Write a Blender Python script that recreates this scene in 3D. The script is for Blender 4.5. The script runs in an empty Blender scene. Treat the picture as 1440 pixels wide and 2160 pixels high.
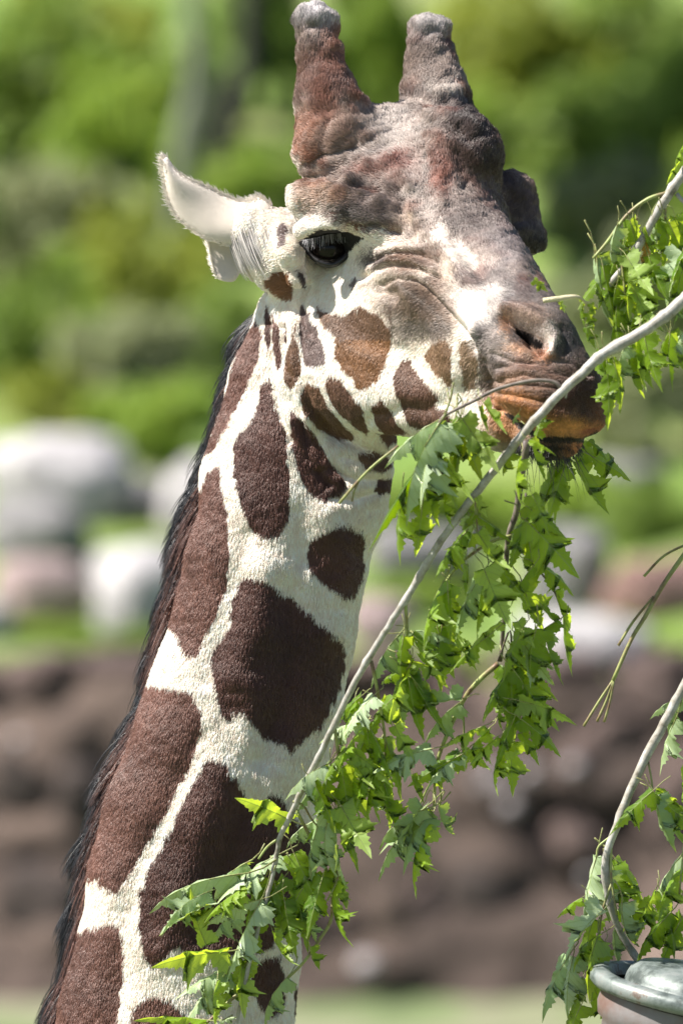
import bpy, math, random
import numpy as np
from mathutils import Vector, Matrix
random.seed(7)
rng = np.random.default_rng(11)
SC = bpy.context.scene
COL = SC.collection

# ------------------------------------------------------------------ camera, sky, sun, exposure
S = 0.00057                 # metres per unit of the model drawing (one unit ~ one photo pixel at the giraffe)
DIST = 12.0                 # camera to the giraffe's head
DU = DIST / S
PITCH = math.radians(6.0)
C0 = Vector((0, 0, 3.4))    # middle of the picture at the giraffe
AX = Vector((1, 0, 0))
AU = Vector((0, math.sin(PITCH), math.cos(PITCH)))      # picture up
AN = Vector((0, -math.cos(PITCH), math.sin(PITCH)))     # towards the camera
CAMP = C0 + AN * DIST
cam = bpy.data.cameras.new('camera')
camo = bpy.data.objects.new('camera', cam); COL.objects.link(camo)
camo.matrix_world = Matrix((( AX.x, AU.x, AN.x, CAMP.x), (AX.y, AU.y, AN.y, CAMP.y), (AX.z, AU.z, AN.z, CAMP.z), (0, 0, 0, 1)))
cam.sensor_fit = 'VERTICAL'; cam.sensor_height = 24.0
cam.lens = 24.0 * DIST / (2160 * S)
cam.clip_start = 0.5; cam.clip_end = 3000
cam.dof.use_dof = True
cam.dof.focus_distance = DIST - 0.10
cam.dof.aperture_fstop = cam.lens / 72.0
SC.camera = camo

SUN_PIC = Vector((-0.60, 0.77, 0.16)).normalized()       # towards the sun, in picture axes
SUN = (AX * SUN_PIC.x + AU * SUN_PIC.y + AN * SUN_PIC.z).normalized()
world = bpy.data.worlds.new('World'); SC.world = world; world.use_nodes = True
wn = world.node_tree.nodes; wl = world.node_tree.links
sky = wn.new('ShaderNodeTexSky'); sky.sky_type = 'NISHITA'; sky.sun_disc = False
sky.sun_elevation = math.asin(SUN.z); sky.sun_rotation = math.atan2(SUN.x, SUN.y)
wl.new(sky.outputs[0], wn['Background'].inputs[0]); wn['Background'].inputs[1].default_value = 0.058
sl = bpy.data.lights.new('sun', 'SUN'); sl.energy = 5.0; sl.angle = math.radians(0.55); sl.color = (1.0, 0.94, 0.86)
so = bpy.data.objects.new('sun', sl); COL.objects.link(so)
so.rotation_mode = 'QUATERNION'; so.rotation_quaternion = SUN.to_track_quat('Z', 'Y')
SC.view_settings.view_transform = 'Standard'; SC.view_settings.look = 'None'
SC.view_settings.gamma = 1; SC.view_settings.use_curve_mapping = False
SC.view_settings.exposure = 1.22
SC.cycles.max_bounces = 8; SC.cycles.transparent_max_bounces = 16
SC.cycles_curves.shape = 'RIBBONS'

# ------------------------------------------------------------------ helpers
def tag(o, label=None, cat=None, group=None, kind=None):
    if label: o['label'] = label
    if cat: o['category'] = cat
    if group: o['group'] = group
    if kind: o['kind'] = kind
    return o
def link(o, parent=None):
    COL.objects.link(o)
    if parent is not None: o.parent = parent
    return o
def empty(name, loc=(0, 0, 0)):
    o = bpy.data.objects.new(name, None); o.location = loc; o.empty_display_size = .1; return link(o)
def mesh_np(name, V, F, mat, parent=None, smooth=True):
    """V (n,3), F list or (m,k) array"""
    me = bpy.data.meshes.new(name)
    V = np.asarray(V, np.float32); F = np.asarray(F, np.int32)
    me.vertices.add(len(V)); me.vertices.foreach_set('co', V.ravel())
    k = F.shape[1]
    me.loops.add(F.size); me.loops.foreach_set('vertex_index', F.ravel())
    me.polygons.add(len(F)); me.polygons.foreach_set('loop_start', np.arange(len(F), dtype=np.int32) * k)
    me.polygons.foreach_set('loop_total', np.full(len(F), k, np.int32))
    me.polygons.foreach_set('use_smooth', np.full(len(F), smooth))
    me.update(calc_edges=True)
    if mat: me.materials.append(mat)
    o = bpy.data.objects.new(name, me)
    return link(o, parent)
def to_world(P):
    """model drawing (x right, y down, z to the camera) -> world"""
    P = np.asarray(P, float)
    x = (P[..., 0] - 720) * S; y = (1080 - P[..., 1]) * S; z = P[..., 2] * S
    A, B, N = np.array(AX), np.array(AU), np.array(AN)
    return np.array(C0) + x[..., None] * A + y[..., None] * B + z[..., None] * N
def M(px, py, z):
    """point seen at photo pixel px,py when it lies z units nearer than the middle plane -> model drawing"""
    k = (DU - z) / DU
    return np.array([720 + (px - 720) * k, 1080 + (py - 1080) * k, z])
def Wp(px, py, z): return Vector(to_world(M(px, py, z)))
def at(px, py, d):
    """photo pixel to a world point at horizontal distance d (metres) from the camera"""
    v = AX * ((px - 720) * S / DIST) + AU * ((1080 - py) * S / DIST) - AN
    return CAMP + v * (d / v.y)

def hash3(i, j, k, seed):
    h = (i * 374761393 + j * 668265263 + k * 2147483647 + seed * 974634777) & 0xffffffff
    h = ((h ^ (h >> 13)) * 1274126177) & 0xffffffff
    return ((h ^ (h >> 16)) & 0xffff) / 65535.0
def noise(P, scale, seed=0):
    """value noise, -1..1"""
    q = np.asarray(P, float) / scale; i = np.floor(q).astype(np.int64); f = q - i; f = f * f * (3 - 2 * f)
    r = 0
    for a in (0, 1):
        for b in (0, 1):
            for c in (0, 1):
                w = (f[..., 0] if a else 1 - f[..., 0]) * (f[..., 1] if b else 1 - f[..., 1]) * (f[..., 2] if c else 1 - f[..., 2])
                r = r + w * hash3(i[..., 0] + a, i[..., 1] + b, i[..., 2] + c, seed)
    return r * 2 - 1

def mat_new(name):
    m = bpy.data.materials.new(name); m.use_nodes = True
    nt = m.node_tree; b = nt.nodes['Principled BSDF']; return m, nt, b
def ramp(nt, fac, stops):
    r = nt.nodes.new('ShaderNodeValToRGB'); e = r.color_ramp.elements
    while len(e) < len(stops): e.new(0.5)
    for k, (p, c) in enumerate(stops): e[k].position = p; e[k].color = (*c, 1)
    nt.links.new(fac, r.inputs[0]); return r.outputs[0]
def tex_noise(nt, scale, detail=6, rough=.6, vec=None, coord='Object'):
    t = nt.nodes.new('ShaderNodeTexNoise'); t.inputs['Scale'].default_value = scale; t.inputs['Detail'].default_value = detail
    t.inputs['Roughness'].default_value = rough
    if vec is None:
        c = nt.nodes.new('ShaderNodeTexCoord'); vec = c.outputs[coord]
    nt.links.new(vec, t.inputs['Vector']); return t.outputs['Fac']
def bump(nt, b, h, strength, dist):
    n = nt.nodes.new('ShaderNodeBump'); n.inputs['Strength'].default_value = strength; n.inputs['Distance'].default_value = dist
    nt.links.new(h, n.inputs['Height']); nt.links.new(n.outputs[0], b.inputs['Normal'])
def simple(name, stops, scale=5, rough=.8, bs=.3, bd=.02, detail=6, coord='Object'):
    m, nt, b = mat_new(name); f = tex_noise(nt, scale, detail, coord=coord)
    nt.links.new(ramp(nt, f, stops), b.inputs['Base Color']); b.inputs['Roughness'].default_value = rough
    bump(nt, b, tex_noise(nt, scale * 4, detail, coord=coord), bs, bd); return m

def tube(pts, rad, seg=8):
    """swept tube through pts (world), returns V,F"""
    P = np.array([list(p) for p in pts], float); n = len(P); R = np.broadcast_to(np.asarray(rad, float), (n,)) if np.ndim(rad) == 0 else np.asarray(rad, float)
    T = np.gradient(P, axis=0); T /= np.linalg.norm(T, axis=1)[:, None]
    ref = np.array([0.13, 0.9, 0.4]); V = []
    for i in range(n):
        a = np.cross(T[i], ref); a /= np.linalg.norm(a); b = np.cross(T[i], a)
        for k in range(seg):
            t = 2 * math.pi * k / seg; V.append(P[i] + R[i] * (math.cos(t) * a + math.sin(t) * b))
    F = [[i * seg + k, i * seg + (k + 1) % seg, (i + 1) * seg + (k + 1) % seg, (i + 1) * seg + k] for i in range(n - 1) for k in range(seg)]
    V += [P[0], P[-1]]
    for k in range(seg):
        F.append([n * seg, (k + 1) % seg, k, k]) ; F.append([n * seg + 1, (n - 1) * seg + k, (n - 1) * seg + (k + 1) % seg, (n - 1) * seg + (k + 1) % seg])
    F = [f if f[2] != f[3] else f for f in F]
    return np.array(V), F
def fix_tris(F): return [f[:3] if (len(f) == 4 and f[2] == f[3]) else f for f in F]
def mesh_py(name, V, F, mat, parent=None, smooth=True):
    me = bpy.data.meshes.new(name); me.from_pydata([tuple(v) for v in V], [], [tuple(f) for f in fix_tris(F)])
    me.polygons.foreach_set('use_smooth', [smooth] * len(me.polygons))
    for m in (mat if isinstance(mat, (list, tuple)) else [mat]): me.materials.append(m)
    me.update(); return link(bpy.data.objects.new(name, me), parent)
def smooth_path(pts, n=6):
    """catmull-rom through pts"""
    P = [np.array(p, float) for p in pts]; P = [2 * P[0] - P[1]] + P + [2 * P[-1] - P[-2]]; out = []
    for i in range(1, len(P) - 2):
        for t in np.linspace(0, 1, n, endpoint=False):
            a, b, c, d = P[i - 1:i + 3]
            out.append(.5 * (2 * b + (c - a) * t + (2 * a - 5 * b + 4 * c - d) * t * t + (3 * b - a - 3 * c + d) * t ** 3))
    out.append(P[-2]); return out
def lathe(profile, seg=64):
    V = []; F = []
    for r, z in profile:
        for k in range(seg): t = 2 * math.pi * k / seg; V.append((r * math.cos(t), r * math.sin(t), z))
    for i in range(len(profile) - 1):
        for k in range(seg): F.append([i * seg + k, i * seg + (k + 1) % seg, (i + 1) * seg + (k + 1) % seg, (i + 1) * seg + k])
    return V, F

# ------------------------------------------------------------------ the setting: ground, bank, wall, boulders, shrubs
g_mat = simple('grass_ground', [(.3, (.06, .09, .03)), (.5, (.13, .17, .07)), (.6, (.20, .19, .13)), (.75, (.10, .14, .045))], .9, .95, .5, .05)
V = [(-400, -60, 0), (400, -60, 0), (400, 900, 0), (-400, 900, 0)]
tag(mesh_py('ground', V, [[0, 1, 2, 3]], g_mat, smooth=False), kind='structure')

WALL_D = 30.0                                  # distance of the wall face from the camera
YC = CAMP.y
WTOP = at(720, 1398, WALL_D + .66).z
def bank_z(y, x):
    d = y - YC - WALL_D
    return WTOP - .05 + max(0, d - 2.2) * .175 + min(max(d, 0), 2.2) * .02
b_mat = simple('bank_soil', [(.30, (.08, .15, .02)), (.45, (.13, .21, .035)), (.58, (.17, .22, .06)), (.70, (.22, .22, .11)), (.8, (.11, .18, .03))], 1.1, .95, .6, .08)
nx, ny = 110, 90; V = []; F = []
for j in range(ny):
    for i in range(nx):
        x = -22 + 44 * i / (nx - 1); y = YC + WALL_D + .74 + (60 * (j / (ny - 1)) ** 1.6)
        q = np.array([x, y, 0.]); z = bank_z(y, x) + .12 * float(noise(q, 1.7, 3)) + .05 * float(noise(q, .5, 4)) * (1 if j else 0)
        V.append((x, y, z))
for j in range(ny - 1):
    for i in range(nx - 1): a = j * nx + i; F.append([a, a + 1, a + nx + 1, a + nx])
tag(mesh_py('bank', V, F, b_mat), kind='structure')

def rock_mesh(name, seed, mat, sub=3, rough=.22, pw=.86):
    import bmesh
    bm = bmesh.new(); bmesh.ops.create_icosphere(bm, subdivisions=sub, radius=1)
    P = np.array([v.co[:] for v in bm.verts])
    r = 1 + rough * noise(P + seed * 7.3, .9, seed) + rough * .35 * noise(P + seed, .35, seed + 1) + .03 * noise(P, .12, seed + 2)
    P = P * r[:, None]; P = np.sign(P) * np.abs(P) ** pw
    for v, p in zip(bm.verts, P): v.co = p
    me = bpy.data.meshes.new(name); bm.to_mesh(me); bm.free()
    me.polygons.foreach_set('use_smooth', [True] * len(me.polygons)); me.materials.append(mat); return me
wall_mats = [simple('wall_rock_%d' % k, st, 3.5, .9, .7, .04) for k, st in enumerate([
    [(.36, (.04, .03, .026)), (.5, (.09, .066, .058)), (.64, (.17, .13, .115))],
    [(.36, (.035, .026, .024)), (.5, (.12, .080, .070)), (.66, (.27, .20, .18))],
    [(.3, (.045, .034, .030)), (.6, (.085, .064, .056)), (.8, (.14, .11, .095))]])]
bl_w0 = simple('quartz_glint_stone', [(.3, (.26, .23, .24)), (.7, (.48, .44, .45))], 6, .5, .4, .03)
wall = empty('rock_wall', (0, YC + WALL_D, 0))
tag(wall, 'low wall of rough dark brown rocks behind the giraffe, below the pale boulders', 'wall')
protos = [rock_mesh('stone', 30 + k, wall_mats[k % 3], 3, .42, .62) for k in range(12)]
quartz_glints = [rock_mesh('stone', 50 + k, bl_w0, 2, .2, .7) for k in range(2)]
rr = random.Random(5)
cw, ch = 340, 40; V = []; F = []
for j in range(ch + 6):
    for i in range(cw):
        x = -11 + 22 * i / (cw - 1); t = min(j / (ch - 1), 1); q = np.array([x, 0., t * 1.4])
        rg = abs(float(noise(q * np.array([1, 1, .55]), .33, 91))) ; y = .04 + .62 * t + .10 * float(noise(q, .62, 92)) + .09 * rg + .05 * float(noise(q, .14, 93))
        z = (WTOP - .03) * t + .05 * float(noise(q, .4, 94)) * t
        if j >= ch: y += .09 * (j - ch + 1); z -= .012 * (j - ch + 1)
        V.append((x, y, z))
for j in range(ch + 5):
    for i in range(cw - 1): a_ = j * cw + i; F.append([a_, a_ + 1, a_ + cw + 1, a_ + cw])
w_face = simple('rock_face', [(.36, (.045, .031, .025)), (.47, (.08, .056, .045)), (.56, (.115, .082, .066)), (.68, (.19, .14, .115))], 1.6, .9, .9, .06, 9)
mesh_py('rock_face', V, F, w_face, wall)
for px, py, rx_, rz_, k in ((1215, 1620, 44, 60, 1), (1200, 1790, 50, 66, 4), (1290, 1560, 70, 44, 7), (1380, 1460, 80, 50, 10), (1150, 1450, 70, 40, 4), (860, 1930, 90, 60, 1), (720, 1960, 60, 50, 7), (1010, 1900, 80, 70, 2), (60, 1440, 90, 46, 10), (220, 1420, 70, 40, 1), (30, 1640, 80, 70, 5), (170, 1700, 60, 90, 2), (1420, 1700, 60, 90, 7), (1000, 1500, 80, 50, 4), (1240, 2010, 90, 60, 0), (-120, 1600, 80, 90, 1), (1560, 1600, 90, 80, 4), (70, 1900, 80, 80, 8), (900, 1740, 80, 60, 9)):
    p = at(px, py, WALL_D + .20 + .62 * max(0, (2100 - py) / 730)); o = bpy.data.objects.new('stone', protos[k]); u = S * WALL_D / DIST
    o.location = (p.x, p.y - wall.location.y, p.z); o.scale = (rx_ * u * 1.1, .13, rz_ * u * 1.1); o.rotation_euler = (rr.uniform(-.2, .2), rr.uniform(-.5, .5), rr.uniform(-.3, .3)); link(o, wall)
for k in range(50):  # lighter pinkish stones along the top, coloured to stand for the sunlit ledge
    px = -1520 + k * 92 + rr.uniform(-20, 20); p = at(px, 1402 + rr.uniform(-8, 8), WALL_D + .84); o = bpy.data.objects.new('stone', protos[(1, 4, 7, 10)[k % 4]]); u = S * WALL_D / DIST
    o.location = (p.x, p.y - wall.location.y, p.z); o.scale = (rr.uniform(46, 70) * u, .2, rr.uniform(20, 32) * u); o.rotation_euler = (rr.uniform(-.1, .1), rr.uniform(-.15, .15), rr.uniform(-.4, .4)); link(o, wall)
for px, py, rad in ((1042, 1640, 22), (1118, 1632, 20), (1075, 1700, 20), (1012, 1655, 14), (772, 2035, 26), (1210, 1620, 20), (1245, 1850, 16), (40, 1560, 16)):  # pale quartz chips, the sun glint put into their colour
    p = at(px, py, WALL_D - .02 + .62 * max(0, (2100 - py) / 730)); o = bpy.data.objects.new('stone', quartz_glints[rad % 2]); u = S * WALL_D / DIST * rad
    o.location = (p.x, p.y - wall.location.y, p.z); o.scale = (u, u, u * .8); o.rotation_euler = (rr.uniform(-1, 1), 0, rr.uniform(-1, 1)); link(o, wall)
bl_w = simple('pale_boulder', [(.34, (.24, .23, .235)), (.5, (.42, .40, .41)), (.66, (.54, .52, .52))], 2.2, .85, .5, .05)
bl_p = simple('pink_boulder', [(.3, (.24, .18, .18)), (.55, (.36, .27, .27)), (.75, (.46, .38, .38))], 2.5, .85, .5, .05)
bl_r = simple('red_boulder', [(.3, (.16, .09, .08)), (.55, (.24, .14, .125)), (.75, (.32, .22, .20))], 2.5, .85, .5, .05)
bl_g = simple('grey_boulder', [(.3, (.15, .145, .15)), (.55, (.24, .23, .235)), (.75, (.32, .31, .31))], 2.5, .85, .5, .05)
# px, py centre, half width, half height (photo pixels), distance, material, label
BL = [(120, 1015, 150, 95, 32.6, bl_w, 'large pale rounded boulder at the far left, the biggest of the white ones'),
      (70, 1120, 120, 60, 32.2, bl_g, 'grey boulder in shade under the big white boulder on the left'),
      (300, 1050, 60, 42, 32.8, bl_g, 'small grey rock just right of the big white boulder'),
      (430, 1060, 82, 70, 32.8, bl_w, 'white boulder half hidden behind the upper mane'),
      (90, 1245, 115, 62, 31.3, bl_p, 'low pinkish rock on the wall top at the far left'),
      (295, 1255, 100, 95, 31.2, bl_w, 'smooth white boulder on the wall top just left of the mane'),
      (1200, 1205, 85, 100, 31.8, bl_g, 'upright grey pink boulder right of the hanging leaves'),
      (1400, 1245, 120, 72, 31.4, bl_r, 'reddish boulder at the right edge of the picture'),
      (1230, 1355, 150, 55, 30.9, bl_w, 'long flat pale rock lying on the wall top at the right'),
      (800, 1310, 70, 55, 31.1, bl_p, 'pinkish rock on the wall top just right of the throat'),
      (900, 1170, 110, 55, 32.2, bl_g, 'grey rock behind the main branch, in the middle'),
      (1330, 1015, 70, 45, 34.0, bl_g, 'small grey rock in the shrubs behind the chin'),
      (-60, 1330, 90, 50, 31.0, bl_w, 'pale rock cut off by the left edge of the picture')]
for k, (px, py, hw, hh, d, m, lab) in enumerate(BL):
    me = rock_mesh('boulder', 60 + k, m, 4, .42, .66); o = link(bpy.data.objects.new('boulder', me))
    d = WALL_D + .9
    while d < 60 and at(px, py + hh * .8, d).z > bank_z(at(px, py + hh * .8, d).y, 0): d += .05
    o.location = at(px, py, d); u = S * d / DIST
    o.scale = (hw * u, (hw + hh) * .5 * u, hh * u * 1.08); o.rotation_euler = (0, 0, rr.uniform(-.4, .4))
    tag(o, lab, 'boulder', 'boulders on the bank behind the giraffe')

def shrub_leaf_mat(name, c1, c2, c3, tr=.35):
    m, nt, b = mat_new(name)
    g = nt.nodes.new('ShaderNodeNewGeometry')
    nt.links.new(ramp(nt, g.outputs['Random Per Island'], [(0, c1), (.5, c2), (1, c3)]), b.inputs['Base Color'])
    b.inputs['Roughness'].default_value = .55; b.inputs['Specular IOR Level'].default_value = .35
    t = nt.nodes.new('ShaderNodeBsdfTranslucent'); mx = nt.nodes.new('ShaderNodeMixShader'); mx.inputs[0].default_value = tr
    cc = ramp(nt, g.outputs['Random Per Island'], [(0, [x * 1.3 for x in c1]), (1, [min(.6, c3[0] * 1.5), c3[1] * 1.4, c3[2]])])
    nt.links.new(cc, t.inputs[0])
    nt.links.new(b.outputs[0], mx.inputs[1]); nt.links.new(t.outputs[0], mx.inputs[2]); nt.links.new(mx.outputs[0], nt.nodes['Material Output'].inputs[0])
    return m
def shrub_mesh(name, mat, seed, n=3600, ls=.09, flat=1.0):
    r = np.random.default_rng(seed)
    # clumps of leaves on an uneven crown
    nc = 26; d = r.normal(size=(nc, 3)); d /= np.linalg.norm(d, axis=1)[:, None]; d[:, 2] = np.abs(d[:, 2]) * 1.1 - .15
    cc = d * r.uniform(.45, .95, (nc, 1)); cr = r.uniform(.16, .34, nc)
    ci = r.integers(0, nc, n); q = r.normal(size=(n, 3)); q /= np.linalg.norm(q, axis=1)[:, None]
    P = cc[ci] + q * (cr[ci] * r.uniform(.5, 1.1, n))[:, None]; P[:, 2] *= flat
    nr = r.normal(size=(n, 3)) * .75 + np.array([SUN.x, SUN.y, SUN.z]) * 1.1 + np.array([0, -.35, .2])
    a = np.cross(nr, r.normal(size=(n, 3))); a /= np.linalg.norm(a, axis=1)[:, None]; b = np.cross(nr, a); b /= np.linalg.norm(b, axis=1)[:, None]
    L = r.uniform(.6, 1.3, n)[:, None] * ls
    V = np.stack([P - a * L, P + b * L * .45, P + a * L, P - b * L * .45], 1).reshape(-1, 3)
    F = np.arange(4 * n).reshape(-1, 4)
    me = bpy.data.meshes.new(name); me.from_pydata(V.tolist(), [], F.tolist()); me.materials.append(mat); return me
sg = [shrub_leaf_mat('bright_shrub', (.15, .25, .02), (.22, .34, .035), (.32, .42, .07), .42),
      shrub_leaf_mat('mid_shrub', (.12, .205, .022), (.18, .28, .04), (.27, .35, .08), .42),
      shrub_leaf_mat('dark_shrub', (.07, .14, .015), (.12, .20, .025), (.18, .25, .05), .42),  # leaf tones lowered to stand for shade in the thicket
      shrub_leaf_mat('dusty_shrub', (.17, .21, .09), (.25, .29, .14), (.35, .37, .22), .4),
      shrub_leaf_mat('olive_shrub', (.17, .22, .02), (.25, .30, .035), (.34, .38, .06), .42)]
shm = [[shrub_mesh('leaves', sg[c], 100 + c * 10 + v) for v in range(3)] for c in range(5)]
stem_mat = simple('bark', [(.3, (.05, .04, .03)), (.7, (.15, .12, .10))], 8, .9, .6, .02)
# px, py, half width, half height, distance, tone, label
SH = [(60, 150, 200, 220, 39.0, 1, 'broad mid green shrub at the top left corner'),
      (240, 300, 170, 190, 38.0, 0, 'bright green shrub up left between the corner and the grey trunk'),
      (90, 480, 180, 160, 37.0, 3, 'dusty green shrub at the left edge, level with the ear'),
      (330, 560, 150, 140, 36.4, 4, 'olive shrub directly behind the ear'),
      (70, 690, 160, 140, 35.6, 1, 'mid green shrub at the left edge above the boulders'),
      (290, 760, 160, 120, 35.2, 3, 'dusty shrub left of the throat stripes'),
      (320, 880, 140, 90, 34.2, 0, 'bright lime shrub just above the white boulders'),
      (110, 860, 120, 80, 34.6, 4, 'small olive shrub behind the biggest boulder'),
      (580, 90, 130, 200, 40.0, 2, 'shrub with leaves coloured dark for shade, left of the nearer horn'),
      (470, 420, 120, 130, 37.6, 0, 'yellow green shrub between the ear and the horn'),
      (790, 90, 120, 190, 39.4, 0, 'bright green shrub between the two horns'),
      (1060, 110, 170, 200, 38.6, 4, 'olive green shrub up right of the farther horn'),
      (1280, 60, 170, 180, 40.0, 1, 'mid green shrub at the top right'),
      (1230, 260, 170, 130, 38.2, 1, 'mid green shrub at the right above the forehead bump'),
      (1420, 240, 120, 190, 38.8, 1, 'mid green shrub at the upper right edge'),
      (1300, 430, 190, 110, 36.8, 3, 'pale dusty shrub behind the top of the leafy branch'),
      (1350, 620, 180, 130, 36.0, 3, 'pale dusty shrub right of the muzzle, behind the branch'),
      (1390, 840, 130, 130, 35.0, 3, 'dusty grey green shrub at the right edge below the branch'),
      (1130, 1060, 190, 70, 33.4, 0, 'bright lime shrub under the chin'),
      (1370, 1080, 100, 90, 33.0, 1, 'mid green shrub above the reddish boulder'),
      (880, 1060, 120, 80, 34.0, 0, 'bright green shrub right of the throat under the jaw'),
      (330, 1160, 110, 40, 32.1, 1, 'small green tuft between the white boulders'),
      (860, 1250, 130, 36, 31.7, 0, 'low green tuft behind the main branch on the wall top'),
      (50, 1335, 150, 30, 30.9, 0, 'low grass green tuft along the wall top at the left'),
      (260, 1345, 120, 26, 30.8, 1, 'low green tuft on the wall top by the mane'),
      (1010, 1395, 130, 26, 30.7, 0, 'low green tuft on the wall top behind the leaves'),
      (1400, 1370, 90, 36, 30.8, 0, 'low green tuft at the right end of the flat pale rock'),
      (390, 190, 120, 150, 38.6, 1, 'mid green shrub behind the grey trunk, above the ear tip'),
      (700, 380, 140, 150, 37.4, 1, 'mid green shrub hidden mostly behind the forehead and horns'),
      (1000, 260, 130, 120, 38.0, 0, 'bright green shrub behind the farther horn base at its right'),
      (190, 60, 150, 140, 40.2, 4, 'olive shrub at the very top left of the grey trunk'),
      (200, 600, 130, 90, 36.0, 0, 'bright green shrub below the ear tip, above the throat mane'),
      (460, 700, 110, 110, 35.6, 1, 'mid green shrub touching the upper mane on the left'),
      *[(sx * dx + 720, py, hw, hh, 36, (k + (sx > 0)) % 5 if (k + (sx > 0)) % 5 != 2 else 1, 'green shrub further along the bank, outside the picture')
        for sx in (-1, 1) for k, (dx, py, hw, hh) in enumerate([(1080, 250, 220, 230), (1150, 640, 200, 170), (1260, 900, 170, 110), (1420, 350, 240, 240), (1560, 700, 220, 160), (1750, 300, 260, 240), (1900, 780, 200, 140), (2100, 400, 260, 240)])],
      (-240, 400, 200, 380, 38, 1, 'green shrub just outside the left edge of the picture'),
      (1680, 400, 200, 380, 38, 1, 'green shrub just outside the right edge of the picture')]
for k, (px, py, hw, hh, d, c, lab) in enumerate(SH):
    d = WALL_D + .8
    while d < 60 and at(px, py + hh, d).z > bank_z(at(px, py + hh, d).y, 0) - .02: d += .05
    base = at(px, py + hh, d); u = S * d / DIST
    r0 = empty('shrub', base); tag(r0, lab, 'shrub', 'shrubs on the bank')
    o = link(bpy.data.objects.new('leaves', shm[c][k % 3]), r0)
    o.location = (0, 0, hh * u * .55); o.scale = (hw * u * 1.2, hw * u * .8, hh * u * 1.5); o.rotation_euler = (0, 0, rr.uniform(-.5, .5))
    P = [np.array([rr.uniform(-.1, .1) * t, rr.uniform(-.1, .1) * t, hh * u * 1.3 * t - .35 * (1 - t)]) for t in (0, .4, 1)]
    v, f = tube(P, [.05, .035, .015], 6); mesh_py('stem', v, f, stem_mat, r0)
# a grey trunk in the thicket and one coloured as dark shade
def trunk(px0, py0, px1, py1, d, r, mat, lab):
    a, b = at(px0, py0, d), at(px1, py1, d); base = Vector((b.x, b.y, bank_z(b.y, b.x)))
    pts = smooth_path([base - Vector((0, 0, .3)), b, (a + b) / 2 + Vector((.04, 0, 0)), a, a + (a - b) * .8], 5)
    root = empty('tree', base); tag(root, lab, 'tree', 'trees in the thicket')
    v, f = tube(pts, np.linspace(r, r * .6, len(pts)), 10); v = v - np.array(base); mesh_py('trunk', v, f, mat, root)
    top = np.array(a + (a - b) * .9 - base)
    o = link(bpy.data.objects.new('crown', shm[1][1]), root); o.location = top + np.array([0, 0, .7]); o.scale = (.6, .6, .5)
    return root
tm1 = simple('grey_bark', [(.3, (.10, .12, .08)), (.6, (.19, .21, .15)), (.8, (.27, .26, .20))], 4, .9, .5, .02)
tm2 = simple('shade_bark', [(.3, (.012, .014, .010)), (.7, (.035, .035, .026))], 4, .9, .5, .02)  # near-black, so the bark colour carries the thicket's dark shade
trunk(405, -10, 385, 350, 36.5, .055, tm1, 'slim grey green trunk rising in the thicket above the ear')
trunk(530, -20, 470, 300, 37.0, .06, tm2, 'trunk coloured dark to stand for shade, rising between the ear and the nearer horn')

#@@FEEDER@@
# ------------------------------------------------------------------ the feeder drum at the lower right
m_rim, nt, b = mat_new('drum_rim_metal'); f = tex_noise(nt, 14, 10, .72)
nt.links.new(ramp(nt, f, [(.40, (.06, .075, .07)), (.47, (.17, .20, .19)), (.55, (.25, .275, .265)), (.60, (.15, .10, .08)), (.66, (.31, .34, .33))]), b.inputs['Base Color']); b.inputs['Roughness'].default_value = .5; b.inputs['Metallic'].default_value = .3
bump(nt, b, tex_noise(nt, 60, 5), .15, .003)
m_drum, nt, b = mat_new('drum_body_paint'); f = tex_noise(nt, 6, 8)
nt.links.new(ramp(nt, f, [(.38, (.10, .045, .032)), (.46, (.15, .095, .08)), (.56, (.17, .155, .155)), (.68, (.21, .21, .21))]), b.inputs['Base Color']); b.inputs['Roughness'].default_value = .6
bump(nt, b, tex_noise(nt, 40, 6), .25, .004)
DZ = 420
rimc = Wp(1494, 2088, DZ)      # centre of the rim, to be seen just past the frame edge
RR = 228 * S
drum = empty('feeder_drum', (rimc.x, rimc.y, 0))
tag(drum, 'weathered metal drum with a rolled rim and domed lid at the lower right corner', 'drum')
hz = rimc.z; tilt = Matrix.Rotation(math.radians(11), 4, 'Y')
def drum_part(name, prof, mat, parent=drum):
    v, f = lathe(prof, 72); o = mesh_py(name, v, f, mat, parent); o.matrix_local = Matrix.Translation((0, 0, hz)) @ tilt; return o
drum_part('rim', [(RR - .014, -.010), (RR - .010, .002), (RR - .002, .004), (RR + .009, .001), (RR + .012, -.004), (RR + .011, -.012), (RR + .006, -.017), (RR - .002, -.018), (RR - .006, -.017)], m_rim)
drum_part('lid', [(.0, .024), (.05, .023), (.086, .018), (.096, .010), (.099, .002), (.102, -.012), (RR - .012, -.016)], m_rim)
drum_part('drum_body', [(RR - .006, -.020), (RR - .003, -.036), (RR - .006, -.050), (RR - .013, -.056), (RR - .014, -.075), (RR - .011, -.16), (RR - .011, -.24), (RR - .005, -.25), (RR - .011, -.26), (RR - .012, -.50), (RR - .03, -.52), (0.0, -.52)], m_drum)
v, f = lathe([(.045, 0), (.045, hz - .50)], 16); mesh_py('post', v, f, m_rim, drum)

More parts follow.
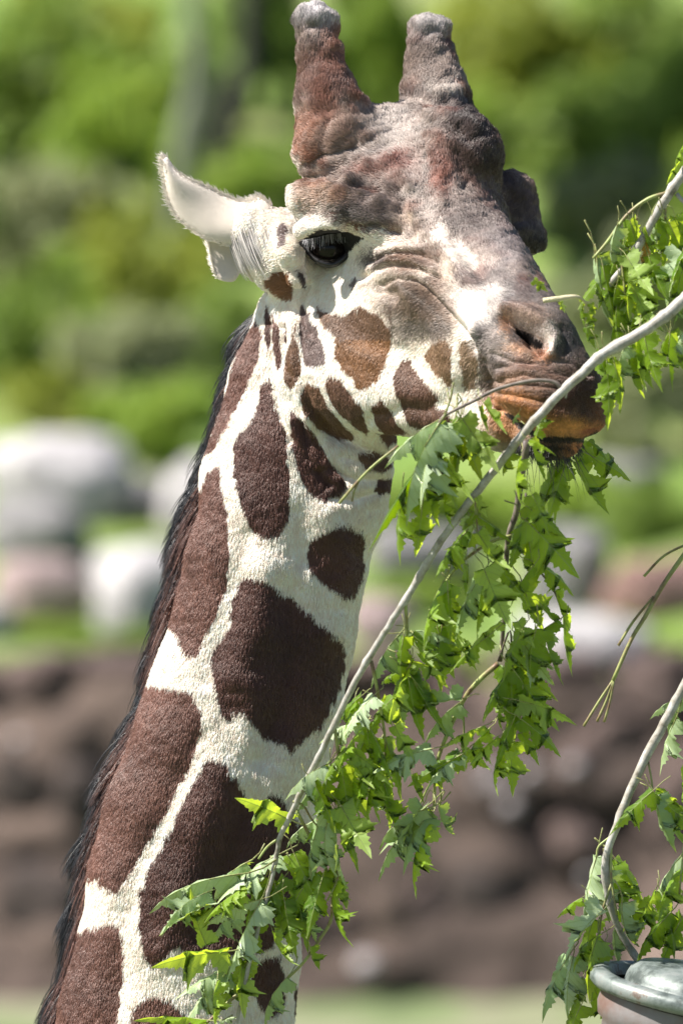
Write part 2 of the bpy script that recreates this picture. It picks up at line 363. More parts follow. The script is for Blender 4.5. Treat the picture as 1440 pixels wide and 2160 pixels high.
# ------------------------------------------------------------------ branches and leaves
m_stem, nt, b = mat_new('pale_stem_bark')
f = tex_noise(nt, 75, 9, .7)
nt.links.new(ramp(nt, f, [(.34, (.15, .13, .10)), (.42, (.26, .24, .20)), (.54, (.34, .325, .295)), (.66, (.46, .45, .43))]), b.inputs['Base Color']); b.inputs['Roughness'].default_value = .55
bump(nt, b, tex_noise(nt, 260, 5), .35, .001)
m_twig, nt, b = mat_new('green_twig')
nt.links.new(ramp(nt, tex_noise(nt, 40, 4), [(.35, (.16, .09, .055)), (.5, (.24, .25, .09)), (.65, (.30, .36, .12))]), b.inputs['Base Color']); b.inputs['Roughness'].default_value = .5
m_dark, nt, b = mat_new('dark_twig')
nt.links.new(ramp(nt, tex_noise(nt, 60, 4), [(.35, (.07, .05, .045)), (.65, (.20, .17, .14))]), b.inputs['Base Color']); b.inputs['Roughness'].default_value = .6

def leaf_material(name, dark, light, under, dry=False, tr_mix=.48):
    m, nt, b = mat_new(name); N = nt.nodes; Lk = nt.links
    uv = N.new('ShaderNodeUVMap'); sep = N.new('ShaderNodeSeparateXYZ'); Lk.new(uv.outputs[0], sep.inputs[0])
    def math_(op, a, b_=None, c=None):
        n = N.new('ShaderNodeMath'); n.operation = op
        for i, x in enumerate((a, b_, c)):
            if x is None: continue
            if isinstance(x, (int, float)): n.inputs[i].default_value = x
            else: Lk.new(x, n.inputs[i])
        return n.outputs[0]
    ay = math_('ABSOLUTE', math_('SUBTRACT', sep.outputs[1], .5))
    mid = math_('LESS_THAN', ay, .009)
    sl_ = math_('FRACT', math_('MULTIPLY', math_('SUBTRACT', sep.outputs[0], math_('MULTIPLY', ay, .9)), 8.5))
    side = math_('MULTIPLY', math_('LESS_THAN', sl_, .10), .55)
    vein = math_('MAXIMUM', mid, side)
    oi = N.new('ShaderNodeObjectInfo')
    mixf = math_('ADD', math_('MULTIPLY', oi.outputs['Random'], .8), math_('MULTIPLY', tex_noise(nt, 45, 5), .3))
    top = ramp(nt, mixf, [(.15, dark), (.85, light)])
    geo = N.new('ShaderNodeNewGeometry')
    mb = N.new('ShaderNodeMix'); mb.data_type = 'RGBA'; Lk.new(geo.outputs['Backfacing'], mb.inputs[0]); Lk.new(top, mb.inputs[6])
    uc = ramp(nt, mixf, [(.15, [x * .85 for x in under]), (.85, under)]); Lk.new(uc, mb.inputs[7])
    mv = N.new('ShaderNodeMix'); mv.data_type = 'RGBA'; Lk.new(vein, mv.inputs[0]); Lk.new(mb.outputs[2], mv.inputs[6])
    mv.inputs[7].default_value = (.30, .38, .12, 1)
    Lk.new(mv.outputs[2], b.inputs['Base Color']); b.inputs['Roughness'].default_value = .42; b.inputs['Specular IOR Level'].default_value = .5
    tr = N.new('ShaderNodeBsdfTranslucent')
    tc = N.new('ShaderNodeMix'); tc.data_type = 'RGBA'; Lk.new(vein, tc.inputs[0]); tc.inputs[6].default_value = ((.60, .76, .04, 1) if not dry else (.6, .32, .10, 1)); tc.inputs[7].default_value = (.30, .42, .04, 1)
    Lk.new(tc.outputs[2], tr.inputs[0])
    mx = N.new('ShaderNodeMixShader'); mx.inputs[0].default_value = tr_mix; Lk.new(b.outputs[0], mx.inputs[1]); Lk.new(tr.outputs[0], mx.inputs[2])
    Lk.new(mx.outputs[0], N['Material Output'].inputs[0])
    hgt = math_('ADD', math_('MULTIPLY', vein, -1.0), math_('MULTIPLY', tex_noise(nt, 90, 3), .6))
    bn = N.new('ShaderNodeBump'); bn.inputs['Strength'].default_value = .45; bn.inputs['Distance'].default_value = .0012
    Lk.new(hgt, bn.inputs['Height']); Lk.new(bn.outputs[0], b.inputs['Normal'])
    return m
lm_a = leaf_material('leaf_green', (.05, .12, .010), (.15, .25, .022), (.27, .36, .16))
lm_u = leaf_material('leaf_pale_glare', (.20, .30, .13), (.44, .54, .34), (.32, .42, .22), tr_mix=.22)  # pale undersides; sun glare put into the upper colour
lm_y = leaf_material('leaf_backlit', (.13, .25, .012), (.22, .34, .02), (.30, .42, .12))  # yellow-green of backlight put into the blade colours
lm_d = leaf_material('leaf_dry', (.45, .22, .08), (.55, .36, .16), (.5, .36, .2), True)

HALF = [(0, .012), (-.03, .07), (.0, .12), (-.03, .16), (-.06, .24), (-.005, .22), (.03, .29), (.08, .245), (.15, .285), (.15, .22), (.20, .21), (.24, .10),
        (.30, .165), (.34, .17), (.36, .235), (.43, .235), (.46, .30), (.53, .30), (.64, .43), (.60, .30), (.66, .275), (.59, .215), (.61, .17), (.53, .145), (.51, .09),
        (.58, .11), (.60, .155), (.65, .11), (.71, .145), (.73, .09), (.80, .105), (.82, .055), (.89, .05), (1.06, 0)]
def leaf_mesh(name, seed, fold, droop, curl, twist, mats):
    """blade from the origin along +x, upper side +z, with a short leaf stalk behind"""
    r = random.Random(seed); V = []; UV = []
    n = len(HALF); rows = 3
    jit = [[(r.uniform(-.014, .014), r.uniform(-.014, .014)) for _ in HALF] for _ in (0, 1)]
    sc = [r.uniform(.8, 1.15), r.uniform(.8, 1.15)]
    F = []
    def shape(x, y):
        s = 1 if y >= 0 else -1; a = abs(y)
        th = fold + curl * a * 2.2 + .25 * math.sin(x * 9 + seed) * a
        yy = s * a * math.cos(th); z = -a * math.sin(th) if fold >= 0 else a * math.sin(-th)
        z += .025 * math.sin(x * 22 + s * 2 + seed) * (a / .3) ** .7
        ang = droop * x * 1.2
        X = (math.sin(ang) / droop / 1.2 if abs(droop) > 1e-3 else x); Z = -(1 - math.cos(ang)) / max(droop * 1.2, 1e-3)
        X2 = X + z * math.sin(ang); Z2 = Z + z * math.cos(ang)
        t = twist * x; return (X2, yy * math.cos(t) - Z2 * math.sin(t) * .3, Z2 + yy * math.sin(t))
    for side in (0, 1):
        s = 1 if side == 0 else -1; b0 = len(V)
        for i, (x, y) in enumerate(HALF):
            xx = x + jit[side][i][0] * (0 < i < n - 1); yy = y * sc[side] + jit[side][i][1] * (0 < i < n - 1)
            mx_ = min(max(.02 + .90 * max(x, 0) ** 1.15 - .10 * y, 0), 1) if i < n - 1 else 1
            mx_ = max(mx_, 0)
            for k in range(rows):
                t = k / (rows - 1); px_ = mx_ * (1 - t) + xx * t; py_ = yy * t
                V.append(shape(px_, s * py_)); UV.append((px_, .5 + s * py_))
        for i in range(n - 1):
            for k in range(rows - 1):
                a = b0 + i * rows + k; q = [a, a + rows, a + rows + 1, a + 1]
                F.append(q if s > 0 else q[::-1])
    nb = len(F)
    stalk = [shape(.25, 0), shape(.05, 0), (-.10, 0, .012), (-.24, r.uniform(-.05, .05), .05), (-.36, r.uniform(-.1, .1), .13)]
    tv, tf = tube(stalk, [.006, .010, .010, .010, .012], 5); b0 = len(V)
    V += [tuple(v) for v in tv]; UV += [(.5, .5)] * len(tv); F += [[b0 + j for j in f] for f in tf]
    F = fix_tris(F)
    me = bpy.data.meshes.new(name); me.from_pydata(V, [], F)
    uvl = me.uv_layers.new(name='UVMap')
    for L in me.loops: uvl.data[L.index].uv = UV[L.vertex_index]
    for m in mats: me.materials.append(m)
    me.polygons.foreach_set('use_smooth', [True] * len(me.polygons))
    for p in me.polygons: p.material_index = 0 if p.index < nb else 1
    me.update(); return me
LV = {}
for key, mt in (('f', lm_a), ('u', lm_u), ('y', lm_y), ('d', lm_d)):
    LV[key] = [leaf_mesh('leaf_blade', 10 + k, *prm, [mt, m_twig]) for k, prm in enumerate([
        (.30, .5, .35, .2), (.55, .7, .5, -.25), (.22, .35, .7, .3), (.85, .6, .6, .15), (.5, 1.0, .8, -.4), (-.3, .5, -.6, .3)])]
lr = random.Random(21)
chew_ = None; DENSE = [False]
def put_leaf(parent, bx, by, tx, ty, typ, z):
    if math.hypot(tx - bx, ty - by) < 70 and lr.random() < .38 and z > 250 and parent is not chew_ and not DENSE[0]: return None
    A = Wp(bx, by, z); dz = lr.uniform(-.35, .45); L2 = math.hypot(tx - bx, ty - by)
    B = Wp(tx, ty, z + dz * L2 * .8)
    d = (B - A); ln = d.length; d.normalize()
    n = AN.copy()
    if typ == 'f': n = AN * .9 + AX * lr.uniform(-.6, .3) + AU * lr.uniform(-.1, .7) + SUN * .2
    elif typ == 'u': n = AN * lr.uniform(.5, .9) + SUN * lr.uniform(.7, 1.1)
    elif typ == 'y': n = -AN * .7 + SUN * lr.uniform(.5, 1.0)
    else: n = AN + AU * .3
    n = (n - d * n.dot(d))
    if n.length < .15: n = AN - d * AN.dot(d)
    n.normalize(); y = n.cross(d)
    me = lr.choice(LV[typ][:5] if typ != 'u' else [LV['u'][i] for i in (0, 1, 2, 4, 5)])
    o = bpy.data.objects.new('leaf', me); w = lr.uniform(.75, 1.02) * (1.0 if L2 < 110 else .8) 
    Lk = ln * ((1.0 if parent is chew_ else 2.0) if L2 < 60 else 1.75 if L2 < 80 else 1.5 if L2 < 110 else 1.2)
    Mx = Matrix(((d.x * Lk, y.x * Lk * w, n.x * Lk, A.x), (d.y * Lk, y.y * Lk * w, n.y * Lk, A.y), (d.z * Lk, y.z * Lk * w, n.z * Lk, A.z), (0, 0, 0, 1)))
    link(o, parent); o.matrix_world = Mx; o.matrix_parent_inverse = Matrix(); o.matrix_local = parent.matrix_basis.inverted() @ Mx
    return o
def stick(parent, name, pts, rad, mat, n=6, knots=0):
    P = smooth_path([Wp(*p) for p in pts], n); R = np.interp(np.linspace(0, 1, len(P)), np.linspace(0, 1, len(rad)), rad) * S
    P = np.array(P)
    if knots:
        seed = np.random.default_rng(knots)
        t = np.arange(len(P)); R = R * (1 + .22 * (seed.random(len(P)) < .14) + .02 * seed.normal(size=len(P))) ; P = P + seed.normal(size=P.shape) * .0003
    v, f = tube(P, R, 9 if max(rad) > 6 else 6); v = v - np.array(parent.location); return mesh_py(name, v, f, mat, parent)

# main branch, held in the mouth, in front of the face and the neck
def bz(px, py):   # how far in front of the middle plane the main branch hangs
    return float(np.interp(py, [600, 850, 1100, 1500, 1800, 2160], [700, 690, 620, 480, 330, 300]))
main = empty('leafy_branch', Wp(1180, 830, 690))
tag(main, 'long pale grey branch with drooping lobed leaves, in the giraffe\'s mouth, crossing its neck', 'branch')
ms = [(1700, 430), (1580, 525), (1475, 605), (1440, 632), (1400, 668), (1350, 702), (1270, 748), (1230, 785), (1180, 830), (1140, 873), (1105, 912), (1055, 975), (1020, 1020), (965, 1090), (930, 1140), (890, 1205), (855, 1265), (810, 1335), (765, 1410), (735, 1465), (700, 1540), (665, 1610), (635, 1670), (612, 1722), (590, 1768), (578, 1830), (565, 1885), (547, 1950), (529, 2015), (515, 2083), (497, 2165), (480, 2240)]
stick(main, 'stem', [(x, y, bz(x, y)) for x, y in ms], [14, 13, 11.5, 10.5, 9.5, 8.5, 7.8, 7.2, 6.8, 6.5, 5.5, 5, 4.5, 4], m_stem, 5, knots=3)
def tw(parent, pts, r0, r1, mat, zf=bz, dz=0, name='twig'):
    return stick(parent, name, [(x, y, zf(x, y) + dz) for x, y in pts], [r0, r1], mat, 4)
tw(main, [(1183, 818), (1165, 805), (1120, 803), (1050, 820), (1000, 845), (940, 875), (925, 892)], 5, 3, m_dark)
tw(main, [(1240, 786), (1200, 815), (1192, 840)], 3, 2, m_stem)
tw(main, [(1110, 930), (1098, 1010), (1088, 1080), (1072, 1130), (1066, 1200), (1062, 1300), (1055, 1395)], 8, 4, m_dark, dz=-60)
tw(main, [(1078, 1130), (1040, 1140), (1000, 1165), (960, 1200), (930, 1250), (915, 1330)], 4, 2.5, m_twig, dz=-40)
tw(main, [(855, 1268), (858, 1330), (860, 1415)], 4, 2, m_twig)
tw(main, [(783, 1395), (800, 1480), (812, 1560), (812, 1620)], 4, 2, m_twig)
tw(main, [(706, 1535), (718, 1640), (712, 1715)], 4, 3, m_twig)
tw(main, [(1050, 1400), (1010, 1435), (975, 1480), (930, 1580), (918, 1640), (915, 1700)], 6, 3, m_twig, dz=-40)
tw(main, [(975, 1480), (978, 1540), (975, 1588)], 2.2, 1.8, m_twig, dz=-40)
tw(main, [(922, 1628), (900, 1665), (880, 1708)], 2.5, 2, m_twig, dz=-40)
tw(main, [(922, 1640), (930, 1680), (925, 1705)], 2.5, 2, m_twig, dz=-40)
tw(main, [(515, 2085), (475, 2120), (439, 2155), (400, 2180)], 4, 3, m_twig)
tw(main, [(552, 1915), (530, 1960), (504, 2015), (470, 2060)], 4, 2, m_twig)
tw(main, [(620, 1700), (690, 1840), (700, 1930), (674, 1982), (640, 2030), (605, 2065)], 4, 3, m_twig, dz=-30)
tw(main, [(592, 1766), (565, 1785), (545, 1812)], 3, 2, m_twig)
tw(main, [(618, 1690), (640, 1700), (655, 1725), (671, 1745)], 3, 2, m_twig)
tw(main, [(840, 940), (790, 980), (755, 1015), (715, 1062)], 2.6, 3.2, m_twig)
tw(main, [(757, 1015), (747, 1035), (742, 1058)], 2, 2, m_twig)
tw(main, [(1050, 1395), (1075, 1330), (1078, 1410)], 2.5, 2, m_dark, dz=-50)
tw(main, [(1108, 1040), (1112, 1095), (1130, 1190), (1165, 1240), (1188, 1300)], 2.5, 2, m_dark, dz=-50)
tw(main, [(1000, 1040), (1003, 1085), (1008, 1130)], 2.5, 2, m_twig)
tw(main, [(700, 1790), (712, 1850), (690, 1900)], 2, 2, m_twig)

B_ = """929 884 811 938 u;930 889 865 1020 u;927 893 807 1049 u;922 933 793 1098 f;847 1049 831 1142 f;891 1058 882 1155 f;891 978 896 1076 f;922 978 909 1089 f;931 969 944 1031 y;940 978 971 1022 y;971 884 962 987 f;971 884 998 973 f;975 884 1018 947 y;966 884 922 933 f;935 1044 931 1084 y;1020 849 1042 889 y;1012 858 1020 889 f;1091 873 1078 884 u;
1118 925 1127 978 f;1131 920 1138 889 f;1118 927 1149 938 y;1100 945 1038 948 u;1082 951 1024 982 f;1082 955 1055 982 f;1095 969 1078 1022 y;1002 1040 970 1030 y;1002 1049 962 1062 u;1005 1049 1015 1070 y;1000 1085 982 1110 f;1007 1089 1047 1115 f;1002 1102 975 1160 u;984 1120 935 1173 f;1007 1124 1047 1190 y;1038 1187 1082 1227 f;1011 1218 967 1284 u;1020 1200 1047 1271 y;984 1191 984 1227 f;1020 1227 1002 1284 y;935 1227 878 1315 y;949 1244 953 1289 f;967 1222 971 1240 y;

1082 1053 1073 1120 f;1109 1067 1158 1102 f;1122 1044 1144 1084 f;1109 1093 1082 1169 f;1109 1098 1184 1169 f;1113 1133 1127 1222 f;1127 1187 1189 1218 f;1131 1213 1158 1276 f;1122 1196 1087 1236 f;1100 1227 1122 1302 f;1127 1262 1144 1311 f;1144 1280 1171 1311 f;1176 1244 1216 1271 f;1171 1244 1180 1289 y;1189 1302 1193 1422 f;1184 1311 1167 1373 f;1171 1311 1113 1342 f;1162 1333 1122 1360 u;1055 1311 1020 1333 y;1038 1280 1064 1298 f;1042 1351 998 1382 y;1029 1342 975 1378 f;1051 1364 1064 1378 f;1091 1311 1109 1342 y;1100 1351 1144 1422 u;1078 1311 1069 1356 f;1078 1410 1033 1467 f;1078 1413 1080 1530 f;1082 1413 1140 1480 f;1087 1391 1136 1444 f;
842 1338 780 1400 u;851 1342 833 1422 f;869 1338 904 1373 f;860 1333 918 1324 u;878 1356 891 1396 y;869 1396 909 1404 y;887 1378 913 1422 f;922 1324 940 1391 f;931 1324 913 1422 f;949 1324 975 1369 y;944 1249 949 1307 f;858 1413 815 1425 f;858 1418 824 1476 y;860 1418 909 1480 f;
1131 1325 1105 1400 f;1110 1400 1135 1450 f;1150 1345 1160 1400 f;1160 1255 1120 1300 f;1100 1330 1060 1400 f"""
C_ = """858 1412 812 1488 f;858 1412 875 1565 f;861 1415 909 1512 f;851 1449 832 1507 u;788 1468 749 1502 u;793 1473 803 1541 f;798 1483 841 1551 f;764 1521 705 1536 u;759 1541 715 1585 y;773 1526 778 1614 f;783 1541 812 1600 f;812 1555 837 1628 f;832 1531 851 1570 y;827 1565 846 1560 u;749 1590 793 1619 y;744 1604 768 1643 y;749 1614 730 1692 y;686 1614 625 1638 u;690 1614 615 1701 u;695 1624 671 1711 f;705 1633 705 1692 f;720 1619 734 1711 f;725 1619 764 1697 f;759 1628 783 1633 u;783 1619 773 1687 y;802 1633 836 1721 f;798 1653 819 1750 f;783 1658 768 1692 y;
909 1580 836 1594 u;905 1585 851 1628 y;914 1594 880 1633 f;875 1628 812 1643 u;870 1633 880 1667 f;968 1585 929 1619 u;973 1585 987 1628 u;968 1594 890 1633 f;978 1580 1007 1599 y;973 1473 909 1478 u;968 1483 909 1521 u;978 1492 1016 1531 f;900 1701 822 1755 u;900 1706 768 1743 u;895 1720 775 1790 u;900 1720 850 1790 u;920 1720 935 1780 y;900 1740 845 1830 y;890 1700 850 1750 u;925 1700 930 1750 u;
1075 1410 1031 1478 f;1077 1410 1080 1551 f;1080 1415 1143 1492 f;1094 1478 1167 1492 y;1099 1517 1157 1560 f;1055 1487 1041 1517 y;1021 1531 973 1546 y;1026 1541 978 1580 y;1050 1555 1016 1580 y;1075 1570 1021 1614 y;1080 1565 1075 1624 f;1099 1546 1118 1580 f;1114 1521 1148 1536 y;1050 1500 1020 1540 y;1090 1500 1060 1570 f;1110 1480 1130 1540 f;1065 1470 1015 1500 y;
705 1711 666 1735 f;708 1716 700 1857 u;710 1716 759 1828 f;720 1701 754 1765 y;666 1731 618 1750 u;671 1740 632 1852 u;613 1730 545 1695 y;690 1735 660 1850 u;730 1580 700 1610 f;770 1560 740 1620 f;760 1470 720 1500 f;745 1480 725 1520 y;
790 1590 760 1650 f;830 1470 800 1500 f;660 1650 690 1700 f"""
D_ = """590 1802 490 1845 u;500 1845 305 1860 u;440 1881 330 1913 u;554 1896 424 1924 u;511 1877 460 1899 y;497 1924 460 1950 u;547 1906 460 2044 u;511 1928 464 1971 u;480 2007 372 2013 y;435 1993 410 1939 y;475 1986 435 1989 y;482 2044 406 2072 u;475 2058 403 2116 u;457 2072 439 2130 y;435 2152 316 2130 y;424 2130 388 2116 u;569 1899 641 2011 f;580 1867 594 1924 f;623 1856 637 1957 f;637 1830 692 1874 f;677 1881 652 1899 y;706 1860 674 1982 y;720 1845 760 1856 y;717 1867 728 1903 f;652 1932 655 1964 u;562 1964 558 2011 y;576 1968 587 2018 y;598 1812 605 1852 u;605 1823 627 1852 f;518 2033 478 2101 f;511 2026 504 2098 y;544 2033 605 2050 f;605 2062 551 2112 u;590 2069 580 2119 u;670 1982 627 2015 f;655 1997 659 2029 f;464 2155 482 2148 u;600 1850 560 1900 f;640 1870 600 1940 f;620 1800 650 1860 f;690 1800 720 1850 f;520 1860 480 1890 y;560 1850 530 1900 f;600 1900 610 1980 f;680 1850 660 1920 f;550 1940 520 2000 f;600 2000 560 2040 f;520 1820 430 1860 u;450 1900 380 1925 u;440 1990 380 2010 u"""
def leaves(parent, txt, zf, spread=45):
    for s in txt.replace('\n', '').split(';'):
        q = s.split()
        if len(q) < 5: continue
        bx, by, tx, ty = map(float, q[:4]); put_leaf(parent, bx, by, tx, ty, q[4], zf(bx, by) + lr.uniform(-spread, spread * .6))
leaves(main, B_, bz); leaves(main, C_, bz); leaves(main, D_, bz, 30)
leaves(main, '1180 965 1160 1085 f;1225 951 1309 991 f;1215 975 1251 1062 f;1190 985 1167 1050 f;1170 985 1140 1080 f;1241 929 1262 948 f', lambda x, y: 330, 10)
M_ = """1318 730 1287 785 u;1324 730 1324 817 f;1330 728 1352 790 f;1358 710 1372 776 f;1410 702 1387 740 f;1410 702 1433 785 f;1412 702 1404 770 f;1278 757 1288 860 f;1295 768 1312 830 f;1439 700 1420 730 u;1262 735 1272 790 f;1345 715 1340 770 y"""
DENSE[0] = True; leaves(main, M_, lambda x, y: 640); DENSE[0] = False

up = empty('leafy_branch', Wp(1450, 355, 560))
tag(up, 'smaller leafy branch reaching in from the upper right, leaves hanging beside the muzzle', 'branch')
zu = lambda x, y: 560.0
stick(up, 'stem', [(1620, 60, 580), (1540, 210, 570), (1475, 320, 560), (1440, 366, 560), (1413, 403, 560), (1381, 455, 555), (1330, 545, 545), (1275, 612, 535)], [14, 12, 10, 9, 7], m_stem, 5, knots=5)
tw(up, [(1408, 406), (1365, 420), (1320, 455), (1280, 510), (1250, 545)], 4.5, 3, m_twig, zu)
tw(up, [(1425, 408), (1440, 425), (1460, 440)], 5, 4, m_stem, zu)
tw(up, [(1310, 480), (1309, 540), (1318, 622)], 2.6, 2.6, m_twig, zu)
tw(up, [(1352, 428), (1345, 445), (1341, 465)], 1.8, 1.6, m_twig, zu)
tw(up, [(1392, 415), (1378, 440), (1374, 456)], 1.8, 1.6, m_twig, zu)
tw(up, [(1394, 418), (1401, 440), (1402, 464)], 1.8, 1.6, m_twig, zu)
A_ = """1254 538 1259 708 u;1307 532 1270 600 f;1327 464 1347 535 f;1300 478 1278 532 u;1375 455 1381 504 u;1401 464 1418 555 f;1424 458 1440 500 f;1355 480 1367 515 f;1358 510 1370 558 d;1318 621 1390 650 y;1318 624 1262 722 f;1318 624 1325 710 f;1320 624 1376 690 f;1312 618 1300 585 f;1347 567 1344 625 y;1330 565 1318 620 y;1367 540 1381 585 f;1438 532 1410 585 u;1438 567 1424 620 f;1440 308 1423 330 y;1438 335 1418 360 y;1310 535 1330 600 f;1270 560 1285 640 f;1400 465 1385 520 f;1300 600 1280 660 f;1340 620 1360 660 y;1300 640 1290 700 f;1340 640 1350 700 f;1460 500 1425 560 f;1330 470 1312 520 f;1258 545 1262 640 u;1290 560 1250 600 f;1320 540 1350 590 y;1410 470 1440 540 f;1445 460 1440 500 y;1440 640 1425 660 u"""
DENSE[0] = True; leaves(up, A_, zu, 40); DENSE[0] = False
# crumbs of a chewed leaf beside the nose
chew = chew_ = empty('leaf_scrap', Wp(1200, 630, 640))
tag(chew, 'chewed scrap of leaf with a pale bare stalk sticking to the nose bridge', 'leaf scrap')
stick(chew, 'stalk', [(1145, 634, 640), (1175, 630, 645), (1215, 626, 640), (1235, 640, 620), (1248, 665, 600)], [6, 6, 3, 2], simple('pale_stalk', [(.3, (.42, .40, .24)), (.7, (.6, .52, .36))], 30), 5)
for q in ["1125 590 1158 612 f", "1216 625 1240 640 f", "1225 650 1232 690 f", "1180 636 1190 660 y", "1240 660 1252 700 f", "1236 690 1248 735 f", "1245 640 1256 668 f", "1228 640 1222 665 f"]:
    q = q.split(); put_leaf(chew, *map(float, q[:4]), q[4], 625)

bare = empty('bare_twig', Wp(1445, 1165, 300))
tag(bare, 'thin leafless green twig ending in three cut leaf stalks, at the right edge', 'twig')
zb = lambda x, y: 300.0
tw(bare, [(1640, 880), (1550, 1010), (1475, 1120), (1445, 1165), (1400, 1230), (1360, 1300), (1330, 1350), (1292, 1435)], 6, 4, m_twig, zb, name='stem')
for pts in ([(1292, 1435), (1262, 1480), (1230, 1532)], [(1292, 1437), (1277, 1480), (1258, 1522)], [(1293, 1437), (1285, 1480), (1273, 1523)], [(1460, 1142), (1400, 1172), (1357, 1216)], [(1378, 1258), (1335, 1310), (1303, 1362)]):
    tw(bare, pts, 2.8, 3.0, m_twig, zb, name='stalk')

low = empty('leafy_branch', Wp(1300, 1740, 360))
tag(low, 'leafy branch standing in the metal drum at the lower right corner', 'branch')
zl = lambda x, y: 340.0
stick(low, 'stem', [(1600, 1130, 340), (1530, 1270, 340), (1475, 1380, 340), (1440, 1450, 340), (1400, 1525, 340), (1350, 1620, 340), (1300, 1740, 340), (1275, 1830, 335), (1300, 1950, 300), (1360, 2050, 280)], [11, 10, 10, 8, 7], m_stem, 5, knots=9)
tw(low, [(1366, 1607), (1372, 1640), (1376, 1670)], 2.2, 2, m_twig, zl)
tw(low, [(1290, 1762), (1262, 1785), (1257, 1808)], 2.4, 2, m_twig, zl)
tw(low, [(1288, 1765), (1288, 1850), (1300, 1930)], 3, 2.4, m_twig, zl)
tw(low, [(1290, 1860), (1270, 1920), (1262, 1975)], 2.6, 2, m_twig, zl)
tw(low, [(1262, 1900), (1210, 1960), (1200, 2010)], 3, 2, m_twig, zl)
tw(low, [(1450, 1700), (1440, 1800), (1430, 1900)], 3, 2, m_twig, zl)
E_ = """1438 1468 1394 1483 u;1429 1478 1399 1517 u;1424 1517 1387 1591 u;1438 1522 1429 1556 u;1375 1669 1321 1713 f;1380 1674 1414 1689 y;1380 1679 1394 1753 u;1380 1674 1438 1723 f;1385 1689 1438 1787 f;1365 1684 1340 1743 y;1257 1807 1218 1929 u;1277 1836 1262 1919 u;1296 1811 1365 1890 f;1291 1826 1306 1895 f;1223 1895 1191 1910 y;1218 1910 1208 1949 y;1272 1919 1213 1968 u;1262 1973 1213 1998 y;1257 1983 1228 2057 y;1311 1905 1306 1983 u;1320 1910 1330 1945 u;1296 1959 1291 2003 u;1438 1802 1375 1875 u;1434 1826 1375 1895 y;1438 1860 1434 1905 u;1414 1924 1345 1988 f;1438 1934 1394 2018 f;1375 1910 1321 1924 f;1331 1924 1375 1929 f;1336 1944 1311 2008 f;1286 1983 1306 2042 f;
1203 2003 1154 2047 u;1198 2018 1144 2096 u;1208 2018 1188 2086 u;1218 2008 1228 2057 u;1179 2086 1164 2145 f;1228 2062 1208 2096 u;1213 2096 1218 2155 f;1247 2072 1272 2130 f;1232 2106 1252 2155 f;1330 1900 1360 1960 f;1400 1900 1420 1970 f;1360 1960 1400 2010 f;1290 1900 1270 1960 f;1250 1940 1230 2000 f;1270 2000 1250 2060 f;1330 1980 1360 2030 f;1380 1880 1350 1930 y;1430 1880 1400 1930 f;1310 1990 1280 2040 f;1455 1790 1440 1850 f;1450 1620 1435 1700 f;1460 1500 1450 1560 f;1240 1900 1250 1950 f;1190 2060 1175 2110 y;1225 2120 1200 2170 f"""
leaves(low, E_, zl, 60)

#@@GIRAFFE@@
# ------------------------------------------------------------------ the giraffe
def project(P):
    k = DU / (DU - P[:, 2]); return 720 + (P[:, 0] - 720) * k, 1080 + (P[:, 1] - 1080) * k
VX = 5.0
GO = np.array([20., -20., -480.]); GN = np.array([262, 530, 236])
grid = np.full(GN, 80., np.float32)
def sub(lo, hi, mg):
    a = np.maximum(np.floor((np.asarray(lo) - mg - GO) / VX).astype(int), 0); b = np.minimum(np.ceil((np.asarray(hi) + mg - GO) / VX).astype(int) + 1, GN)
    sl = tuple(slice(a[i], b[i]) for i in range(3))
    ax = [(GO[i] + np.arange(a[i], b[i]) * VX).astype(np.float32) for i in range(3)]
    return sl, np.meshgrid(*ax, indexing='ij', sparse=True)
def smin(a, b, k):
    h = np.maximum(k - np.abs(a - b), 0) / k; return np.minimum(a, b) - h * h * k * .25
def cone(p, r1, q, r2, k=30, zs=1.0, cut=False):
    p = M(*p); q = M(*q); r = max(r1, r2)
    sl, (X, Y, Z) = sub(np.minimum(p, q) - r, np.maximum(p, q) + r, k + 14)
    d = q - p; d2 = d.copy(); d2[2] /= zs; L2 = d2 @ d2
    x = X - p[0]; y = Y - p[1]; z = (Z - p[2]) / zs
    t = np.clip((x * d2[0] + y * d2[1] + z * d2[2]) / L2, 0, 1)
    D = np.sqrt((x - t * d2[0]) ** 2 + (y - t * d2[1]) ** 2 + (z - t * d2[2]) ** 2) - (r1 + (r2 - r1) * t)
    g = grid[sl]; grid[sl] = (-smin(-g, D, k)) if cut else smin(g, D.astype(np.float32), k)
FA = np.array([.496, .200, .845]); LA = np.array([.861, .009, -.508]); UA = np.array([.110, -.980, .168])   # head axes (x, y down, z)
def ell(c, rad, k=30, head=True, cut=False):
    """ellipsoid; radii along forward, lateral, up of the head, or along x,y,z"""
    c = M(*c); r = max(rad); sl, (X, Y, Z) = sub(c - r, c + r, k + 14)
    x, y, z = X - c[0], Y - c[1], Z - c[2]
    A = (FA, LA, UA) if head else np.eye(3)
    u = [(a[0] * x + a[1] * y + a[2] * z) for a in A]
    k0 = np.sqrt(sum((u[i] / rad[i]) ** 2 for i in range(3))); k1 = np.sqrt(sum((u[i] / rad[i] ** 2) ** 2 for i in range(3))) + 1e-6
    D = (k0 * (k0 - 1) / k1).astype(np.float32)
    g = grid[sl]; grid[sl] = (-smin(-g, -(-D), k)) if cut else smin(g, D, k)
